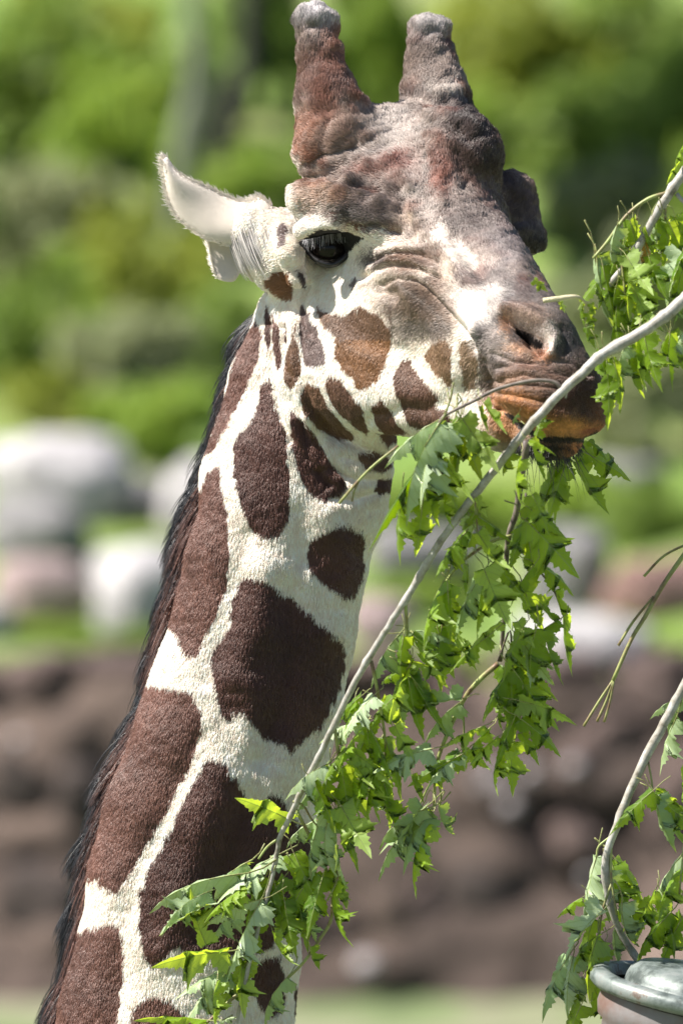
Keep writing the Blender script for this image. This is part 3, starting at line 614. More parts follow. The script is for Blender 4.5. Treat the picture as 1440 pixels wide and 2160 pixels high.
# skull and face
ell((850, 440, -90), (230, 205, 165), 40)
ell((955, 330, -10), (125, 90, 95), 60)
cone((925, 530, 60), 158, (1120, 735, 440), 98, 60)
ell((1160, 815, 490), (100, 100, 92), 50)
ell((1185, 845, 500), (88, 92, 72), 30)
ell((1222, 868, 500), (55, 60, 48), 26)
ell((1158, 920, 462), (72, 68, 46), 16)
ell((1080, 890, 380), (80, 70, 52), 25)
cone((715, 790, -30), 112, (1080, 880, 380), 62, 50)
ell((758, 700, -30), (150, 95, 160), 50)
ell((880, 660, 110), (170, 110, 130), 60)
ell((1010, 760, 300), (130, 85, 95), 50)
# brows, lids
cone((650, 422, 66), 42, (720, 426, 104), 43, 40)
cone((720, 426, 104), 38, (800, 465, 155), 32, 45)
cone((640, 486, 96), 20, (708, 470, 128), 22, 24)
cone((1075, 425, -110), 58, (1104, 490, -80), 42, 30)
ell((1118, 505, -80), (36, 28, 26), 16)
ell((612, 530, 45), (34, 28, 26), 22)
cone((600, 500, 10), 20, (626, 585, 34), 20, 30)
# horns
cone((668, 56, -120), 39, (674, 120, -100), 41, 12)
ell((666, 44, -120), (43, 44, 32), 8)
cone((674, 120, -100), 41, (690, 205, -80), 56, 20)
cone((690, 205, -80), 56, (712, 305, -70), 92, 32)
cone((905, 76, -240), 38, (908, 130, -225), 47, 12)
ell((905, 68, -240), (42, 42, 30), 12)
cone((908, 130, -225), 47, (918, 205, -200), 62, 20)
cone((918, 205, -200), 62, (928, 315, -130), 95, 34)
cone((730, 300, -90), 70, (920, 295, -140), 72, 45)
# ear root
cone((605, 520, -70), 82, (535, 488, -75), 56, 22)
ell((592, 560, -70), (62, 62, 60), 25, False)
# neck
NC = [(700, 640, -120, 130), (690, 740, -125, 135), (668, 850, -130, 142), (640, 960, -135, 166), (612, 1080, -140, 180), (580, 1200, -142, 184), (553, 1330, -145, 190), (520, 1460, -148, 196), (482, 1590, -152, 206), (440, 1740, -156, 216), (412, 1880, -160, 224), (396, 2020, -164, 232), (372, 2160, -168, 243), (335, 2340, -172, 256), (290, 2540, -176, 270)]
for a, b in zip(NC[:-1], NC[1:]): cone(a[:3], a[3], b[:3], b[3], 22, .82)
cone((585, 660, -150), 42, (560, 800, -160), 60, 40)         # nape
cone((560, 800, -160), 60, (500, 1000, -180), 70, 60)
cone((770, 930, -60), 62, (745, 1060, -90), 66, 60)          # throat
cone((640, 700, -20), 34, (650, 880, -10), 30, 40)           # jugular fold
# mouth slit
cone((1052, 862, 440), 5, (1100, 892, 560), 6, 8, cut=True)
cone((1100, 892, 560), 6, (1150, 918, 590), 7, 8, cut=True)
cone((1150, 918, 590), 7, (1265, 900, 520), 6, 8, cut=True)
# eye sockets
def extract(g, org, vx):
    ins = g < 0
    c = [ins[a:ins.shape[0] - 1 + a, b:ins.shape[1] - 1 + b, e:ins.shape[2] - 1 + e] for a in (0, 1) for b in (0, 1) for e in (0, 1)]
    anyc = c[0].copy(); allc = c[0].copy()
    for q in c[1:]: anyc |= q; allc &= q
    act = anyc & ~allc; idx = np.argwhere(act); vid = np.full(act.shape, -1, np.int32); vid[act] = np.arange(len(idx))
    acc = np.zeros((len(idx), 3)); cnt = np.zeros(len(idx))
    corners = [(a, b, e) for a in (0, 1) for b in (0, 1) for e in (0, 1)]
    val = {q: g[idx[:, 0] + q[0], idx[:, 1] + q[1], idx[:, 2] + q[2]] for q in corners}
    for q in corners:
        for ax in range(3):
            if q[ax]: continue
            r = list(q); r[ax] = 1; r = tuple(r); a, b = val[q], val[r]; m = (a < 0) != (b < 0)
            t = np.where(m, a / np.where(m, a - b, 1), 0)
            p = np.tile(np.array(q, float), (len(idx), 1)); p[:, ax] += t; acc[m] += p[m]; cnt[m] += 1
    V = (idx + acc / cnt[:, None]) * vx + org
    F = []
    for ax in range(3):
        o1, o2 = [(1, 2), (2, 0), (0, 1)][ax]
        s0 = [slice(None)] * 3; s1 = [slice(None)] * 3; s0[ax] = slice(0, -1); s1[ax] = slice(1, None)
        ch = ins[tuple(s0)] != ins[tuple(s1)]; e = np.argwhere(ch)
        ok = (e[:, o1] > 0) & (e[:, o2] > 0) & (e[:, o1] < g.shape[o1] - 1) & (e[:, o2] < g.shape[o2] - 1); e = e[ok]
        d1 = np.zeros(3, int); d1[o1] = 1; d2 = np.zeros(3, int); d2[o2] = 1
        q = [vid[tuple((e - d).T)] for d in (d1 + d2, d2, 0 * d1, d1)]
        q = np.stack(q, 1); fl = ins[tuple(e.T)]; q[~fl] = q[~fl][:, ::-1]; F.append(q)
    return V, np.concatenate(F)
GV, GF = extract(grid, GO, VX)
def vnormals(V, F):
    n = np.cross(V[F[:, 2]] - V[F[:, 0]], V[F[:, 3]] - V[F[:, 1]]); N = np.zeros_like(V)
    for k in range(4): 
        for a in range(3): N[:, a] += np.bincount(F[:, k], n[:, a], len(V))
    return N / (np.linalg.norm(N, axis=1)[:, None] + 1e-9)
def relax(V, F, it, lam=.5):
    for _ in range(it):
        A = np.zeros_like(V); c = np.zeros(len(V))
        for k in range(4):
            j = F[:, (k + 1) % 4]
            for a in range(3): A[:, a] += np.bincount(F[:, k], V[j, a], len(V))
            c += np.bincount(F[:, k], minlength=len(V))
        V = V + lam * (A / np.maximum(c, 1)[:, None] - V)
    return V
GV = relax(GV, GF, 2)
GNm = vnormals(GV, GF)
# outward normals: test with the centre of the neck
if np.mean((GV[:, 0] - 600) * GNm[:, 0]) < 0: GF = GF[:, ::-1].copy(); GNm = -GNm
# model drawing is left handed against world (y down), so faces are flipped when written
PX, PY = project(GV)
FRONT = np.clip((GNm[:, 2] + .15) / .35, 0, 1)
def seg_dist(x, y, pts):
    d = np.full(x.shape, 1e9)
    for (x0, y0), (x1, y1) in zip(pts[:-1], pts[1:]):
        dx, dy = x1 - x0, y1 - y0; t = np.clip(((x - x0) * dx + (y - y0) * dy) / (dx * dx + dy * dy + 1e-9), 0, 1)
        d = np.minimum(d, np.hypot(x - x0 - t * dx, y - y0 - t * dy))
    return d
# strokes of relief: (amplitude, width, points)  - folds, wrinkles, veins, lumps of the hide
ST = [(-16, 9, [(872, 590), (905, 612), (935, 648), (965, 682), (995, 712), (1000, 735)]),
      (10, 12, [(905, 590), (940, 630), (975, 670), (1005, 700)]),
      (-8, 7, [(765, 585), (790, 566), (830, 558), (880, 566), (925, 590)]),
      (7, 8, [(780, 570), (815, 545), (870, 548), (920, 572)]),
      (-8, 7, [(785, 552), (825, 534), (880, 538), (920, 556)]),
      (6, 7, [(800, 535), (840, 520), (890, 528)]),
      (-6, 6, [(800, 598), (840, 585), (885, 600)]),
      (-9, 9, [(625, 380), (680, 372), (735, 385), (790, 400), (830, 420)]),
      (-10, 8, [(735, 480), (790, 478), (840, 492)]),
      (9, 13, [(740, 372), (790, 358), (830, 340)]), (9, 14, [(850, 372), (866, 392)]), (3, 16, [(640, 300), (660, 330)]),
      (5, 16, [(700, 300), (735, 270)]), (6, 14, [(770, 300), (800, 290)]), (6, 14, [(740, 200), (775, 215)]),
      (8, 12, [(900, 250), (930, 240), (960, 255)]), (-14, 22, [(955, 268), (985, 290)]), (12, 18, [(985, 250), (1000, 270)]),
      (9, 16, [(990, 325), (1000, 345)]), (8, 14, [(915, 330), (930, 370)]), (8, 14, [(925, 400), (935, 430)]), (-9, 14, [(965, 330), (985, 390)]),
      (7, 13, [(870, 440), (885, 470)]), (-8, 10, [(845, 400), (850, 450), (870, 500)]), (7, 12, [(820, 400), (800, 425)]),
      (8, 12, [(690, 345), (740, 340), (780, 350)]), (-6, 8, [(650, 345), (700, 325), (750, 315)]), (-4, 12, [(700, 240), (690, 300), (670, 350)]),
      (7, 12, [(930, 200), (960, 198)]), (-8, 10, [(850, 205), (900, 215), (940, 220)]),
      # jaw line and throat
      (-16, 11, [(630, 655), (632, 720), (625, 790), (650, 860), (700, 915), (760, 945), (815, 960)]),
      (-9, 7, [(655, 600), (640, 640), (650, 700)]),
      (-11, 9, [(596, 690), (600, 770), (612, 840), (640, 900), (680, 960), (730, 1010)]),
      (8, 9, [(582, 690), (588, 780), (600, 850), (625, 910), (665, 980)]),
      (-9, 8, [(570, 680), (572, 780), (590, 870), (612, 930)]),
      (-10, 8, [(630, 890), (650, 960), (690, 1020)]), (7, 8, [(640, 880), (665, 945), (710, 1005)]),
      (-7, 9, [(690, 985), (750, 1010), (808, 1010)]), (-6, 9, [(700, 1050), (750, 1052), (800, 1035)]), (-5, 9, [(720, 960), (780, 975), (820, 968)]),
      (-10, 26, [(520, 1130), (500, 1220), (470, 1330), (440, 1430)]), (12, 34, [(560, 1200), (545, 1320), (500, 1420)]),
      (-10, 22, [(625, 1080), (640, 1180)]), (14, 30, [(690, 1080), (720, 1200), (700, 1330)]), (-14, 26, [(610, 1240), (620, 1350), (600, 1480), (560, 1600)]),
      (-12, 28, [(420, 1560), (360, 1690), (290, 1840), (255, 1980), (240, 2160)]), (12, 36, [(470, 1640), (420, 1760), (380, 1880), (350, 2000)]),
      (-14, 30, [(530, 1700), (480, 1850), (440, 1960)]), (10, 30, [(600, 1560), (570, 1700), (540, 1900)]),
      (10, 30, [(530, 1450), (520, 1560)]),
      # face
      (14, 26, [(870, 620), (930, 700), (960, 780)]), (-12, 20, [(850, 860), (890, 866), (930, 850)]), (-9, 16, [(780, 880), (820, 872)]),
      (10, 26, [(690, 690), (740, 740), (790, 760)]), (-12, 18, [(800, 610), (830, 620)]), (9, 12, [(985, 650), (1010, 690), (1005, 730)]),
      (9, 14, [(905, 500), (950, 540), (985, 590)]), (-8, 14, [(960, 500), (1000, 560), (1030, 600)]), (8, 20, [(1050, 500), (1100, 560)]),
      # muzzle
      (-30, 17, [(1080, 688), (1108, 710)]), (-52, 13, [(1098, 708), (1120, 722), (1142, 734)]), (-22, 10, [(1062, 672), (1085, 692)]),
      (18, 13, [(1070, 652), (1112, 662), (1146, 686), (1166, 716), (1158, 745)]), (10, 9, [(1066, 700), (1090, 726), (1120, 745)]),
      (-5, 6, [(1060, 800), (1100, 790), (1150, 800)]), (-5, 6, [(1050, 775), (1100, 765), (1160, 770)]), (6, 16, [(1060, 835), (1110, 855), (1160, 880), (1230, 880)]),
      (-4, 5, [(1040, 745), (1075, 760), (1120, 765)]), (-5, 5, [(1030, 800), (1070, 812), (1130, 812), (1190, 820)]), (-5, 5, [(1040, 825), (1090, 835), (1150, 848)]),
      (-5, 5, [(1150, 760), (1200, 765), (1240, 790)]), (-4, 5, [(1160, 785), (1210, 795)]), (-4, 5, [(1020, 760), (1035, 800), (1040, 840)]), (-4, 5, [(1180, 690), (1195, 720), (1190, 750)]), (-5, 5, [(1045, 870), (1060, 900), (1075, 930)])]
disp = np.zeros(len(GV))
for amp, w, pts in ST:
    p = np.array(pts, float); m = (PX > p[:, 0].min() - 3 * w) & (PX < p[:, 0].max() + 3 * w) & (PY > p[:, 1].min() - 3 * w) & (PY < p[:, 1].max() + 3 * w) & (GNm[:, 2] > -.1)
    d = seg_dist(PX[m], PY[m], pts); disp[m] += amp * (1.15 if p[:, 1].max() < 500 else 1.0) * np.exp(-(d / w) ** 2) * FRONT[m]
# small lumps of the hide on the forehead and horns
hm = np.clip((560 - PY + (PX - 800) * .25) / 120, 0, 1) * np.clip((PX - 560) / 60, 0, 1)
AQ = np.c_[.55 * GV[:, 0] - .35 * GV[:, 1], 1.1 * GV[:, 1] + .5 * GV[:, 0], .8 * GV[:, 2]]
disp += hm * np.where(PY < 215, .45, 1.0) * (3.6 * noise(GV, 58, 1) + 2.3 * noise(AQ, 26, 2) + 1.5 * noise(AQ, 11, 3))
tipm = np.clip((150 - PY) / 60, 0, 1); disp += tipm * 5 * noise(GV, 20, 8)
disp += np.clip((PY - 900) / 200, 0, 1) * (5 * noise(GV, 130, 5) + 1.5 * noise(GV, 40, 6)) + 1.2 * noise(GV, 16, 9)
GV = GV + GNm * disp[:, None]
# eye socket hollow
def surf_z(px, py, r=7):
    m = (np.abs(PX - px) < r) & (np.abs(PY - py) < r); return GV[m, 2].max()
EZ = surf_z(692, 520, 12)
print('eye surface z', EZ, 'lip', surf_z(1180, 830), 'nostril', surf_z(1130, 700), 'neck', surf_z(500, 1700), 'verts', len(GV))
ER = 46.0
EC = M(694, 524, EZ - 30)
d2 = np.hypot((PX - 694) / 58, (PY - 522) / 36); m = (d2 < 1.35) & (GNm[:, 2] > 0)
GV[m] -= np.outer(np.clip(1.25 - d2[m], 0, 1) * 34, np.array([0, 0, 1.]))
GNm = vnormals(GV, GF); PX, PY = project(GV)

# ---- coat colours --------------------------------------------------------------------------
CREAM = (.80, .71, .625)
def inside(x, y, poly):
    r = np.zeros(x.shape, bool); n = len(poly)
    for i in range(n):
        x0, y0 = poly[i]; x1, y1 = poly[(i + 1) % n]
        c = ((y0 > y) != (y1 > y)) & (x < (x1 - x0) * (y - y0) / ((y1 - y0) or 1e-9) + x0); r ^= c
    return r
BR = (.155, .076, .056); BD = (.092, .042, .031); GR = (.125, .085, .075); OR = (.27, .125, .055)
SOFT = [  # rgb, strength, x, y, rx, ry, angle
    ]
FACE0 = 0
FACE = [(612, 180), (608, 300), (612, 340), (598, 385), (600, 430), (612, 452), (640, 452), (690, 455), (722, 470), (745, 486), (800, 492), (850, 495), (900, 520), (960, 580), (985, 640), (1010, 660), (1040, 620), (1060, 640), (1010, 720), (1005, 780), (1012, 830), (1040, 870), (1050, 920), (1080, 960), (1110, 1000), (1320, 1000), (1320, 700), (1180, 540), (1190, 400), (1060, 270), (1010, 180), (1000, -40), (600, -40)]
BLOB = [ # x, y, rx, ry, rgb, alpha
    (668, 30, 52, 34, (.46, .43, .43), 1.0), (905, 55, 48, 26, (.42, .39, .38), .9), (900, 100, 50, 34, (.13, .11, .11), .6), (640, 60, 40, 14, (.1, .09, .1), .5),
    (670, 170, 60, 60, (.20, .10, .075), .8), (890, 150, 60, 50, (.26, .20, .17), .8), (935, 195, 40, 12, (.55, .5, .45), .6),
    (650, 300, 34, 45, (.27, .12, .07), .85), (628, 355, 16, 22, (.6, .5, .42), .8), (700, 280, 60, 50, (.25, .16, .12), .8), (735, 185, 40, 25, (.15, .08, .065), .7),
    (840, 260, 70, 60, (.27, .22, .19), .85), (800, 350, 60, 26, (.24, .13, .105), .8), (850, 380, 22, 22, (.20, .12, .10), .8), (760, 330, 60, 25, (.30, .25, .22), .6),
    (985, 260, 50, 50, (.06, .045, .045), .85), (940, 350, 40, 60, (.21, .115, .09), .8), (1010, 330, 50, 60, (.11, .08, .075), .7), (1050, 380, 40, 70, (.14, .09, .08), .7),
    (680, 408, 64, 22, (.36, .23, .16), .85), (635, 420, 24, 26, (.52, .41, .34), .7), (770, 440, 60, 26, (.16, .12, .105), .8), (1110, 450, 50, 70, (.11, .07, .06), .9), (1135, 515, 24, 18, (.012, .012, .014), 1.0),
    (880, 480, 50, 40, (.26, .20, .17), .8), (950, 440, 50, 50, (.26, .215, .19), .8), (1000, 480, 60, 60, (.17, .135, .125), .7), (1080, 520, 60, 50, (.17, .145, .145), .8),
    (935, 500, 26, 18, (.62, .52, .46), .85), (965, 540, 28, 22, (.66, .58, .52), .9), (1010, 540, 30, 20, (.45, .38, .33), .6), (985, 600, 24, 26, (.27, .20, .185), .85), (1040, 580, 30, 24, (.22, .18, .17), .7),
    (940, 580, 20, 30, (.50, .40, .33), .8), (1005, 655, 26, 36, (.74, .68, .64), .9), (1030, 625, 30, 20, (.6, .53, .48), .8), (995, 720, 18, 50, (.66, .60, .55), .7), (955, 640, 18, 30, (.3, .22, .19), .6),
    (850, 540, 70, 16, (.30, .20, .15), .8), (800, 545, 34, 14, (.14, .11, .10), .7), (860, 565, 60, 12, (.26, .18, .14), .7), (880, 620, 60, 34, (.27, .20, .155), .85), (920, 670, 40, 34, (.24, .17, .13), .8), (870, 690, 50, 26, (.30, .25, .215), .75),
    (830, 640, 40, 30, (.5, .43, .37), .5), (790, 600, 30, 14, (.40, .35, .32), .5),
    (1090, 620, 60, 34, (.13, .115, .115), .8), (1150, 650, 60, 40, (.15, .125, .115), .8), (1215, 700, 34, 60, (.05, .048, .052), .9), (1195, 735, 30, 26, (.035, .035, .04), .8), (1030, 700, 24, 60, (.17, .155, .155), .85),
    (1100, 655, 40, 14, (.26, .16, .12), .7), (1150, 700, 18, 26, (.50, .42, .37), .9), (1090, 730, 26, 12, (.42, .28, .21), .8), (1120, 690, 26, 16, (.36, .29, .26), .7), (1070, 690, 12, 26, (.40, .25, .18), .8),
    (1120, 775, 70, 34, (.22, .145, .115), .9), (1040, 780, 30, 40, (.15, .12, .11), .8), (1110, 838, 70, 30, (.22, .11, .05), .9), (1200, 830, 70, 50, (.075, .04, .028), .95), (1190, 900, 80, 24, (.38, .18, .065), .95), (1100, 880, 60, 24, (.36, .17, .065), .9),
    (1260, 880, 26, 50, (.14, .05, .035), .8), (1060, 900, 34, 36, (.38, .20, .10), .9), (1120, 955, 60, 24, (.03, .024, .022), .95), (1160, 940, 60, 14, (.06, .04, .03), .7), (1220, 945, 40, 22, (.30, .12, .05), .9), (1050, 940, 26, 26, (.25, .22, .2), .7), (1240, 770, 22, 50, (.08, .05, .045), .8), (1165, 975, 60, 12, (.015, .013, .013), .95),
    (590, 400, 22, 20, (.30, .26, .25), .7),
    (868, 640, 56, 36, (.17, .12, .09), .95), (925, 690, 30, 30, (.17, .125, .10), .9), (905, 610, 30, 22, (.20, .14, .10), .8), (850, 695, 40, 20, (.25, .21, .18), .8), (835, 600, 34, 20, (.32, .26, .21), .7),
    (845, 543, 52, 10, (.20, .115, .075), .95), (880, 565, 44, 9, (.22, .14, .10), .9), (790, 545, 26, 16, (.11, .085, .08), .9), (905, 545, 26, 20, (.2, .13, .10), .8),
    (930, 500, 24, 22, (.78, .68, .60), .95), (958, 530, 26, 18, (.80, .72, .64), .95), (990, 560, 18, 26, (.72, .64, .57), .9), (880, 500, 20, 12, (.6, .5, .42), .6), (1035, 555, 22, 14, (.55, .47, .42), .6),
    (945, 575, 12, 30, (.66, .55, .46), .8), (1003, 648, 22, 34, (.80, .75, .70), .95), (985, 622, 20, 14, (.74, .68, .62), .8), (1022, 668, 12, 26, (.62, .56, .52), .7), (1040, 615, 40, 14, (.62, .56, .52), .8),
    (672, 472, 48, 15, (.80, .76, .70), 1.0), (628, 470, 20, 30, (.78, .72, .66), .9), (618, 420, 12, 40, (.72, .66, .60), .9), (622, 350, 12, 22, (.70, .62, .55), .9),
    (740, 452, 40, 18, (.09, .075, .07), .9), (800, 465, 44, 18, (.10, .08, .072), .85),
    (1105, 800, 60, 20, (.26, .15, .09), .8), (1080, 842, 48, 18, (.38, .175, .07), .95), (1130, 872, 54, 13, (.43, .20, .075), .95), (1200, 902, 70, 13, (.46, .22, .09), 1.0), (1065, 890, 20, 36, (.42, .22, .11), .95), (1255, 908, 28, 14, (.36, .14, .07), .9),
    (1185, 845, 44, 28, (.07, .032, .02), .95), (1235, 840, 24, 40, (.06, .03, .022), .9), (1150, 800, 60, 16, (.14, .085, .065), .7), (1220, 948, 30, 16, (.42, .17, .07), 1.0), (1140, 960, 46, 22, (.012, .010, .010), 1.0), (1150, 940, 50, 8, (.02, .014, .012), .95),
    (900, 650, 46, 30, (.15, .105, .08), .8), (855, 600, 40, 18, (.22, .16, .125), .7), (930, 600, 22, 26, (.26, .18, .14), .7), (900, 690, 44, 16, (.19, .16, .145), .8),  # upper cheek: brown and white coat mix, darkened further for the brow's shade
    (978, 585, 16, 18, (.16, .12, .11), .8), (1000, 470, 50, 26, (.15, .12, .11), .6), (950, 615, 16, 20, (.55, .46, .38), .6), (655, 265, 20, 22, (.26, .115, .07), .8), (640, 320, 14, 20, (.24, .10, .06), .8), (632, 345, 12, 12, (.75, .66, .58), .9),
    (990, 245, 26, 26, (.035, .028, .028), .9), (760, 395, 40, 9, (.10, .075, .065), .8), (725, 375, 44, 8, (.34, .27, .23), .7), (905, 210, 30, 8, (.40, .34, .30), .6), (850, 205, 40, 10, (.10, .08, .08), .7),
    (1022, 300, 30, 80, (.05, .035, .032), .9), (985, 335, 24, 46, (.06, .04, .035), .8), (960, 285, 20, 20, (.05, .035, .03), .8), (1060, 380, 26, 60, (.08, .055, .05), .7),
    (835, 265, 44, 40, (.44, .39, .36), .75), (800, 320, 50, 12, (.40, .35, .32), .7), (880, 350, 20, 60, (.42, .37, .34), .6), (905, 445, 20, 24, (.48, .42, .38), .6), (855, 470, 18, 16, (.50, .40, .32), .6), (745, 300, 40, 12, (.34, .25, .20), .7),
    (930, 375, 22, 44, (.26, .11, .08), .8), (845, 340, 32, 13, (.22, .10, .08), .9), (770, 362, 34, 10, (.20, .10, .08), .8), (690, 235, 26, 30, (.23, .10, .07), .7),
    (1062, 716, 34, 40, (.27, .23, .21), .8), (1110, 680, 46, 26, (.30, .235, .20), .8), (1158, 715, 16, 32, (.68, .60, .55), 1.0), (1130, 748, 26, 10, (.55, .40, .32), .9)
    , (1155, 712, 14, 30, (.68, .60, .54), 1.0), (1120, 672, 40, 11, (.34, .24, .19), .9), (1068, 686, 10, 22, (.50, .29, .18), .9), (1098, 734, 34, 9, (.50, .32, .22), .9), (1148, 750, 20, 10, (.45, .22, .12), .9)]
POLY = [ # colour, jag, points
    (BR, 5, [(548, 670), (556, 700), (545, 760), (520, 820), (505, 850), (480, 900), (450, 950), (430, 960), (480, 820), (515, 700)]),
    (BR, 5, [(468, 975), (470, 1010), (480, 1080), (486, 1150), (478, 1230), (455, 1300), (430, 1350), (418, 1380), (395, 1375), (370, 1330), (355, 1310), (330, 1300), (360, 1190), (400, 1090), (440, 990)]),
    (BD, 5, [(570, 795), (580, 850), (598, 900), (608, 960), (612, 1030), (608, 1100), (590, 1122), (560, 1130), (530, 1110), (510, 1060), (497, 1000), (495, 940), (505, 910), (530, 890), (545, 860), (556, 800)]),
    (BD, 5, [(612, 860), (640, 885), (665, 920), (690, 960), (710, 990), (732, 1025), (715, 1040), (690, 1045), (680, 1055), (660, 1040), (640, 1015), (628, 980), (615, 920)]),
    (BD, 6, [(648, 1165), (655, 1135), (690, 1115), (720, 1105), (768, 1115), (770, 1150), (765, 1210), (742, 1262), (715, 1245), (680, 1225), (655, 1190)]),
    (BD, 7, [(515, 1208), (560, 1225), (620, 1260), (680, 1320), (725, 1350), (728, 1390), (715, 1450), (690, 1510), (650, 1550), (615, 1583), (590, 1560), (560, 1555), (545, 1540), (520, 1500), (500, 1500), (480, 1515), (460, 1480), (452, 1430), (448, 1390), (465, 1350), (490, 1320), (485, 1290), (500, 1240)]),
    (BR, 7, [(250, 1440), (340, 1445), (375, 1450), (410, 1460), (428, 1510), (420, 1560), (400, 1620), (360, 1690), (320, 1760), (290, 1820), (262, 1855), (245, 1878), (225, 1870), (205, 1850), (150, 1870), (150, 1750), (240, 1560)]),
    (BD, 7, [(440, 1595), (470, 1600), (500, 1640), (525, 1680), (540, 1702), (570, 1672), (590, 1672), (605, 1700), (640, 1740), (660, 1790), (650, 1880), (625, 1940), (560, 2000), (500, 2010), (450, 2000), (420, 2030), (400, 2010), (375, 1990), (345, 2020), (325, 2035), (305, 2010), (300, 1970), (293, 1920), (300, 1870), (320, 1830), (340, 1790), (370, 1730), (410, 1650)]),
    (BR, 6, [(100, 1970), (175, 1958), (200, 1950), (230, 1945), (255, 1950), (262, 2000), (260, 2060), (255, 2110), (248, 2160), (235, 2300), (60, 2300)]),
    (BR, 6, [(290, 2115), (310, 2098), (350, 2100), (385, 2130), (420, 2160), (430, 2300), (255, 2300), (275, 2150)]),
    (BD, 6, [(545, 2020), (590, 2010), (600, 2060), (600, 2100), (590, 2132), (570, 2137), (545, 2110), (530, 2080), (530, 2040)]),
    (BD, 3, [(618, 2080), (640, 2060), (640, 2200), (622, 2200)]),
    (BR, 5, [(450, 2200), (520, 2210), (540, 2330), (440, 2400)]), (BR, 5, [(120, 2340), (400, 2350), (380, 2600), (60, 2600)]),
    (BD, 3, [(786, 1022), (800, 1008), (830, 1000), (826, 1030), (798, 1040)]),
    (BD, 3, [(563, 640), (573, 650), (574, 720), (566, 732), (560, 700)]), (BR, 3, [(577, 655), (590, 690), (597, 760), (588, 775), (578, 730)]), (BD, 2, [(604, 670), (609, 672), (607, 720), (603, 715)]),
    ((.21, .105, .045), 5, [(672, 645), (700, 658), (720, 662), (740, 655), (765, 640), (790, 655), (812, 670), (822, 690), (828, 710), (822, 740), (808, 780), (795, 800), (775, 812), (760, 820), (745, 795), (718, 765), (705, 740), (712, 710), (690, 690)]),
    (GR, 4, [(638, 640), (655, 655), (670, 690), (690, 745), (688, 765), (660, 772), (645, 765), (637, 720), (632, 680)]),
    ((.15, .08, .045), 4, [(628, 668), (622, 700), (637, 770), (630, 800), (612, 815), (602, 790), (605, 745), (618, 700)]),
    ((.14, .075, .045), 4, [(650, 800), (672, 815), (690, 850), (715, 890), (745, 915), (738, 925), (710, 925), (670, 900), (640, 870), (632, 835)]),
    ((.15, .08, .05), 4, [(685, 800), (702, 788), (722, 800), (745, 830), (760, 855), (770, 900), (772, 915), (745, 900), (715, 870), (695, 840)]),
    ((.14, .07, .045), 4, [(783, 855), (805, 836), (830, 868), (835, 885), (855, 905), (820, 938), (812, 925), (788, 890)]),
    ((.13, .07, .045), 4, [(832, 790), (850, 755), (868, 755), (880, 780), (900, 805), (925, 830), (920, 850), (945, 865), (960, 890), (900, 905), (862, 892), (850, 860), (838, 830)]),
    ((.24, .15, .09), 4, [(897, 745), (912, 720), (940, 712), (955, 730), (955, 780), (950, 818), (938, 800), (915, 780)]),
    ((.30, .21, .14), 6, [(972, 720), (995, 720), (1008, 760), (1006, 815), (980, 820), (975, 770)]),
    ((.17, .10, .065), 4, [(750, 955), (790, 950), (830, 965), (810, 990), (770, 985)]), ((.13, .09, .08), 4, [(950, 925), (1000, 930), (1010, 945), (960, 948)]),
    ((.22, .105, .05), 4, [(563, 590), (585, 572), (612, 575), (624, 600), (618, 632), (590, 625), (565, 608)]),
    ((.20, .15, .14), 3, [(590, 480), (604, 470), (612, 490), (606, 515), (592, 520)]), ((.16, .12, .12), 3, [(560, 405), (600, 380), (612, 350), (580, 375)]),
    ((.09, .07, .07), 2, [(628, 565), (640, 580), (652, 610), (640, 600)]), ((.2, .16, .15), 2, [(740, 595), (752, 580), (756, 592), (745, 605)]),
    ((.012, .011, .012), 2, [(628, 514), (650, 494), (680, 484), (715, 484), (745, 494), (772, 504), (748, 520), (728, 540), (712, 560), (690, 562), (668, 556), (650, 535)]),
    ((.004, .004, .004), 1, [(1082, 690), (1100, 698), (1125, 708), (1144, 722), (1148, 737), (1130, 740), (1104, 722), (1088, 706)]),
    ((.02, .012, .01), 2, [(1062, 868), (1080, 872), (1110, 898), (1150, 918), (1230, 922), (1262, 905), (1262, 912), (1230, 932), (1150, 930), (1100, 908)])]
EYEP = POLY[-3][2]; NOSP = POLY[-2][2]
